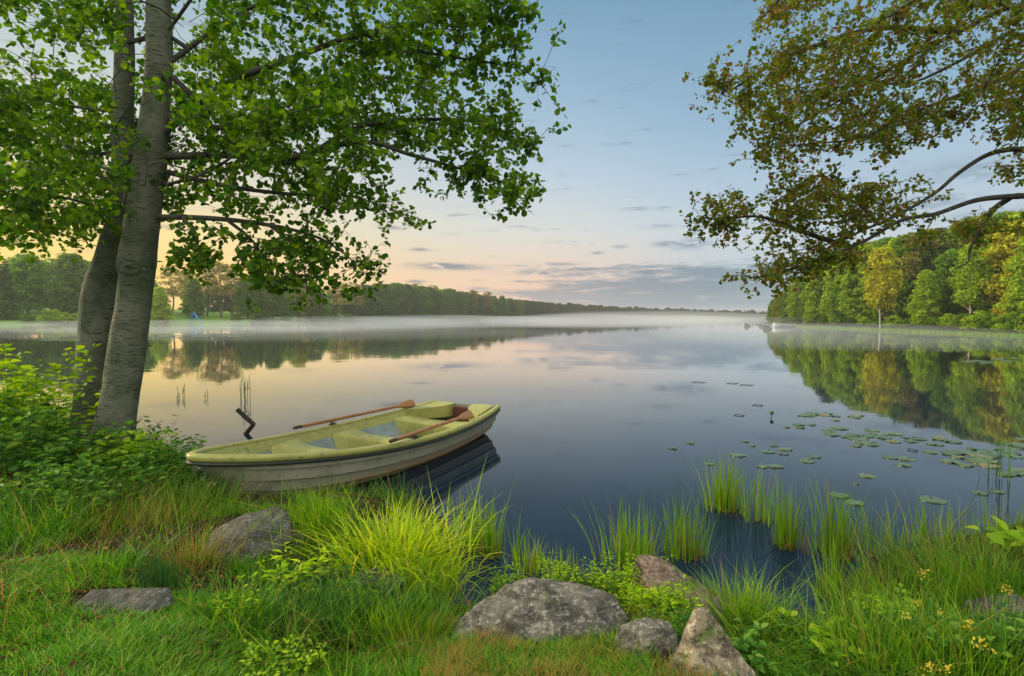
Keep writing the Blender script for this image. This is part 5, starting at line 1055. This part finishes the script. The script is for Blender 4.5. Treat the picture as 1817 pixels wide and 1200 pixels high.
pads = [(1193, 796, 22, 'alone at the left of the open water'), (1224, 787, 20, 'behind the leftmost one'), (1258, 824, 22, 'yellowish, above the tallest reeds'), (1310, 808, 34, 'flat, left of the middle pads'), (1322, 784, 16, 'small, left of the middle pads'), (1334, 791, 15, 'small, below another small one'), (1352, 829, 22, 'tilted beside a ringed one'), (1375, 828, 34, 'large ringed, above the reeds'),
        (1372, 791, 20, 'middle group, topmost'), (1362, 802, 30, 'middle group, widest'), (1394, 798, 26, 'middle group, right'), (1390, 806, 22, 'middle group, reddish'), (1445, 811, 26, 'pair left of the open gap, upper'), (1432, 819, 30, 'pair left of the open gap, lower'), (1538, 845, 32, 'alone in the open water, tilted'),
        (1580, 812, 32, 'trio, left'), (1608, 815, 36, 'trio, right'), (1603, 826, 30, 'trio, lowest'), (1655, 888, 50, 'large, above the right bank'), (1490, 880, 38, 'behind the right reed clump, upper'), (1515, 893, 36, 'behind the right reed clump, lower'), (1652, 803, 26, 'between trio and right raft'), (1738, 876, 30, 'below the lone reeds, left'), (1768, 873, 28, 'below the lone reeds, right'), (1520, 859, 10, 'tiny dark floating')]
for i, (px, py, w_, lb) in enumerate(pads):
    p = PZ(px, py, 0); o = link('lily_pad', pads_me[i % 4]); s = w_ / F * p[1] * .84; o.location = (p[0], p[1], -.006); o.scale = (s, s * .95, 1); o.rotation_euler = (r.normal() * .02, r.normal() * .02, r.uniform(0, 6.28)); tag(o, 'green lily pad, ' + lb, 'lily pad', 'floating lily pads')
rafts = [((1440, 738), (48, 4), 7, 28, 'in the narrow row farthest out'), ((1490, 742), (34, 7), 6, 26, 'in the far row right of the first'), ((1415, 757), (34, 4), 5, 24, 'in the left far raft'), ((1495, 768), (52, 8), 11, 32, 'in the raft left of the centre'), ((1548, 782), (40, 12), 12, 38, 'in the dense central raft'), ((1640, 783), (52, 7), 9, 32, 'in the raft below the forest reflection'), ((1720, 812), (42, 18), 14, 38, 'in the dense raft left of the lone reeds'), ((1775, 800), (50, 20), 14, 38, 'in the raft behind the lone reeds'), ((1790, 838), (40, 9), 6, 36, 'in the raft at the right edge'), ((1750, 640), (60, 5), 10, 26, 'in the distant pale row before the wood')]
for (c_, s_, n, w_, lb) in rafts:
    for k in range(n):
        px, py = c_[0] + r.uniform(-1, 1) * s_[0], c_[1] + r.uniform(-1, 1) * s_[1]; p = PZ(px, py, 0); o = link('lily_pad', pads_me[r.randint(4)]); s = w_ * r.uniform(.4, .95) / F * p[1]; o.location = (p[0], p[1], -.006 + r.uniform(0, .004)); o.scale = (s, s * .95, 1)
        o.rotation_euler = (r.normal() * .015, r.normal() * .015, r.uniform(0, 6.28)); tag(o, 'green lily pad ' + lb, 'lily pad', 'lily pads ' + lb)
# far rows of floating leaves on the left, pale lines on the water
for (px, py, sx, n, lb) in [(350, 597, 90, 30, 'in the long pale row across the left of the lake'), (110, 603, 30, 8, 'in the short pale row left of the alder')]:
    for k in range(n):
        p = PZ(px + r.uniform(-1, 1) * sx, py + r.normal() * 1.6, 0); o = link('lily_pad', pads_me[r.randint(4)]); s = r.uniform(.5, 1.2); o.location = (p[0], p[1], 0.0); o.scale = (s * 1.4, s, 1); o.rotation_euler.z = 0; tag(o, 'floating leaf ' + lb, 'lily pad', 'floating leaves ' + lb)

# ------------------------------------------------------------------ driftwood and other small things
p = PZ(432, 770, 0); st = empty('broken_stake', tuple(p), 'dark broken wooden stake bent like an elbow beside the boat', 'stake'); Yd = p[1]
ge = Geo(); A = PY(436, 770, Yd) - p; B = PY(450, 753, Yd) - p; D_ = PY(421, 727, Yd) - p; tube(ge, [A - [.0, 0, .06], A, B], [.035, .035, .032], 8, True); tube(ge, [B + [.01, 0, -.01], (B + D_) / 2, D_], [.035, .034, .036], 8, True); link('shaft', ge.mesh('shaft', M['dark_bark'], False), st)
for i, (px, py, L, lb) in enumerate([(1240, 679, 26, 'floating dark twig, left of two in the open lake'), (1300, 681, 22, 'short floating twig in the open lake'), (1325, 684, 26, 'floating dark twig, right one in the open lake'), (1345, 720, 20, 'small floating twig above the lily pads'), (1312, 738, 20, 'faint floating twig left of the lily pads'), (1620, 800, 18, 'dark twig floating beside the lily trio')]):
    p = PZ(px, py, 0); ge = Geo(); l = L / F * p[1] * .5; P = np.array([[-l, 0, .0], [-l * .3, .05, .015], [l * .4, -.03, .012], [l, .02, 0]]); tube(ge, catmull(P, 3), .007, 5, True); o = link('floating_twig', ge.mesh('floating_twig', M['dark_bark'], True)); o.location = p; tag(o, lb, 'twig')
p = PZ(1368, 741, 0); ge = Geo(); tube(ge, [[0, 0, -.03], [.01, 0, .05]], .008, 6); tube(ge, [[.01, 0, .045], [.012, 0, .07], [.012, 0, .10], [.012, 0, .115]], [.008, .034, .03, .005], 10, True); o = link('lily_bud', ge.mesh('lily_bud', M['rush'], True)); o.location = p; tag(o, 'dark lily bud standing just above the water', 'flower bud')

# blue slide on the far beach
Yd = 138.0; p = PZ(344, 572, .35); p = PY(344, 571, Yd); zb = max(.02, far_height(p[0], Yd)); sl = empty('water_slide', (p[0], Yd, zb), 'small blue water slide standing at the far beach', 'slide'); M['slide_blue'] = paint('slide_blue', C(.06, .22, .42), C(.05, .18, .36), .4); k_ = Yd / F
ge = Geo(); hh = 2.5
for s in (-.45, .45): tube(ge, [[-1.0, s, 0], [-.25, s, hh]], .09, 6, True); tube(ge, [[-.05, s, hh], [.1, s, 0]], .08, 6, True)
link('frame', ge.mesh('frame', M['slide_blue']), sl)
ge = Geo()
for q in np.linspace(.12, .9, 6): tube(ge, [[-1.0 + .75 * q, -.45, hh * q], [-1.0 + .75 * q, .45, hh * q]], .05, 5, True)
link('ladder', ge.mesh('ladder', M['slide_blue']), sl)
ge = Geo(); prof = [(-.5, .28), (-.46, .05), (0, 0), (.46, .05), (.5, .28), (.42, .28), (.4, .12), (0, .08), (-.4, .12), (-.42, .28)]; P = np.array([[-.3, 0, hh], [.1, 0, hh - .1], [.7, 0, hh * .62], [1.3, 0, hh * .28], [1.9, 0, .2]]); Pc = catmull(P, 5); V = np.array([[q[0], a_, q[2] + b_] for q in Pc for a_, b_ in prof]); n = len(prof); ge.add(V, np.array([[i * n + j, i * n + (j + 1) % n, (i + 1) * n + (j + 1) % n, (i + 1) * n + j] for i in range(len(Pc) - 1) for j in range(n)])); link('chute', ge.mesh('chute', M['slide_blue']), sl)
# small white boat moored at the wooded point
M['white_paint'] = paint('white_paint', C(.7, .7, .68), C(.6, .6, .58), .4)
p = PZ(1389, 581, 0); mb = empty('moored_boat', tuple(p), 'small white open boat moored below the wooded point', 'boat', None, .1)
L_ = 3.6; ge = Geo(); V = []
for t in np.linspace(0, 1, 14):
    w = .75 * (1 - (1 - min(1, t / .55)) ** 2) ** .6 if t < .55 else .75 - .12 * (t - .55); s_ = .55 + .2 * (1 - t) ** 2
    for a_, b_ in ((-1, s_), (-.9, .3), (-.6, 0), (0, -.1), (.6, 0), (.9, .3), (1, s_), (.88, s_), (.8, .25), (.5, .1), (-.5, .1), (-.8, .25), (-.88, s_)): V.append([-L_ / 2 + L_ * t, a_ * w, b_])
ge.add(V, np.array([[i * 13 + j, i * 13 + (j + 1) % 13, (i + 1) * 13 + (j + 1) % 13, (i + 1) * 13 + j] for i in range(13) for j in range(13)])); ge.add(V[-13:], np.array([[0, 1, 2, 3, 4, 5, 6, 7, 8, 9, 10, 11, 12]])); link('hull', ge.mesh('hull', M['white_paint']), mb)
ge = Geo(); slab(ge, [(-.15, -.68), (.15, -.68), (.15, .68), (-.15, .68)], .36, .4); slab(ge, [(1.1, -.6), (1.4, -.6), (1.4, .6), (1.1, .6)], .36, .4); link('seat', ge.mesh('seat', M['far_bark']), mb)
# park table, pale bench, red sign
def park_table(px, Yd, label, w=2.0):
    x = pxx(px, Yd); o = empty('picnic_table', (x, Yd, far_height(x, Yd)), label, 'table', 'picnic tables on the far lawn'); ge = Geo(); slab(ge, [(-w / 2, -.35), (w / 2, -.35), (w / 2, .35), (-w / 2, .35)], .72, .78); link('table_top', ge.mesh('table_top', M['birch_bark']), o)
    for s in (-1, 1):
        ge = Geo(); slab(ge, [(-w / 2, s * .7 - .14), (w / 2, s * .7 - .14), (w / 2, s * .7 + .14), (-w / 2, s * .7 + .14)], .42, .47); link('bench_seat', ge.mesh('bench_seat', M['birch_bark']), o)
        ge = Geo(); tube(ge, [[s * w * .4, -.75, 0], [s * w * .4, -.2, .72]], .05, 5, True); tube(ge, [[s * w * .4, .75, 0], [s * w * .4, .2, .72]], .05, 5, True); tube(ge, [[s * w * .4, -.8, .42], [s * w * .4, .8, .42]], .05, 5, True); link('leg', ge.mesh('leg', M['birch_bark']), o)
park_table(310, 150, 'pale picnic table on the far lawn right of the trunks'); park_table(130, 133, 'pale picnic table by the far shrubs left of the trunks')

# ------------------------------------------------------------------ mist on the lake and the air
def volume_mat(name, col, dens, aniso=.2):
    m, g = new_mat(name); v = g.n('ShaderNodeVolumePrincipled'); v.inputs['Color'].default_value = (*col, 1); v.inputs['Density'].default_value = dens; v.inputs['Anisotropy'].default_value = aniso
    o = g.n('ShaderNodeOutputMaterial'); g.t.links.new(v.outputs[0], o.inputs['Volume']); return m
def mist(cx, cy_, rx, ry, rz, dens, label, rot=0.0):
    b = bmesh.new(); bmesh.ops.create_icosphere(b, subdivisions=4, radius=1); V = np.array([v.co[:] for v in b.verts]); Fc = np.array([[v.index for v in f.verts] for f in b.faces]); b.free()
    n = fbm(V * 1.6 + cx, 3, int(abs(cx)) % 17); V = V * np.array([rx, ry, rz]) * (1 + n * .28)[:, None]
    o = link('mist', mesh_np('mist', V, [Fc], volume_mat('mist', (.90, .94, 1.0), dens), True)); o.location = (cx, cy_, .02); o.rotation_euler.z = rot; tag(o, label, 'mist', kind='stuff')
mist(-62, 98, 42, 14, 1.1, .009, 'faint mist on the water before the far left park')
mist(-38, 132, 30, 18, 1.8, 0.0072, 'mist patch at the foot of the park trees right of the slide', .4)
mist(-18, 190, 46, 34, 2.4, 0.0064, 'bright mist band below the middle treeline', .3)
mist(45, 250, 60, 60, 3.0, 0.0044, 'broad mist band in front of the farthest treeline')
mist(90, 430, 150, 90, 6.0, .0026, 'bluish mist at the foot of the farthest treeline')
mist(33, 60, 18, 28, 1.0,   .0065, 'thin mist before the wooded point', -.25)
mist(50, 104, 24, 18, 1.6, .006, 'mist drifting past the tip of the wooded point')
mist(-26, 62, 30, 13, .7, .006, 'faint mist over the reflections of the park trees')
b = bmesh.new(); bmesh.ops.create_cube(b, size=1); me = bpy.data.meshes.new('haze'); b.to_mesh(me); b.free(); me.materials.append(volume_mat('haze', (.95, .94, .93), .0003, .1))
o = link('haze', me); o.scale = (1100, 1000, 34); o.location = (40, 380, 34 / 2 - 3.2); tag(o, 'pale morning air', 'haze', kind='stuff')
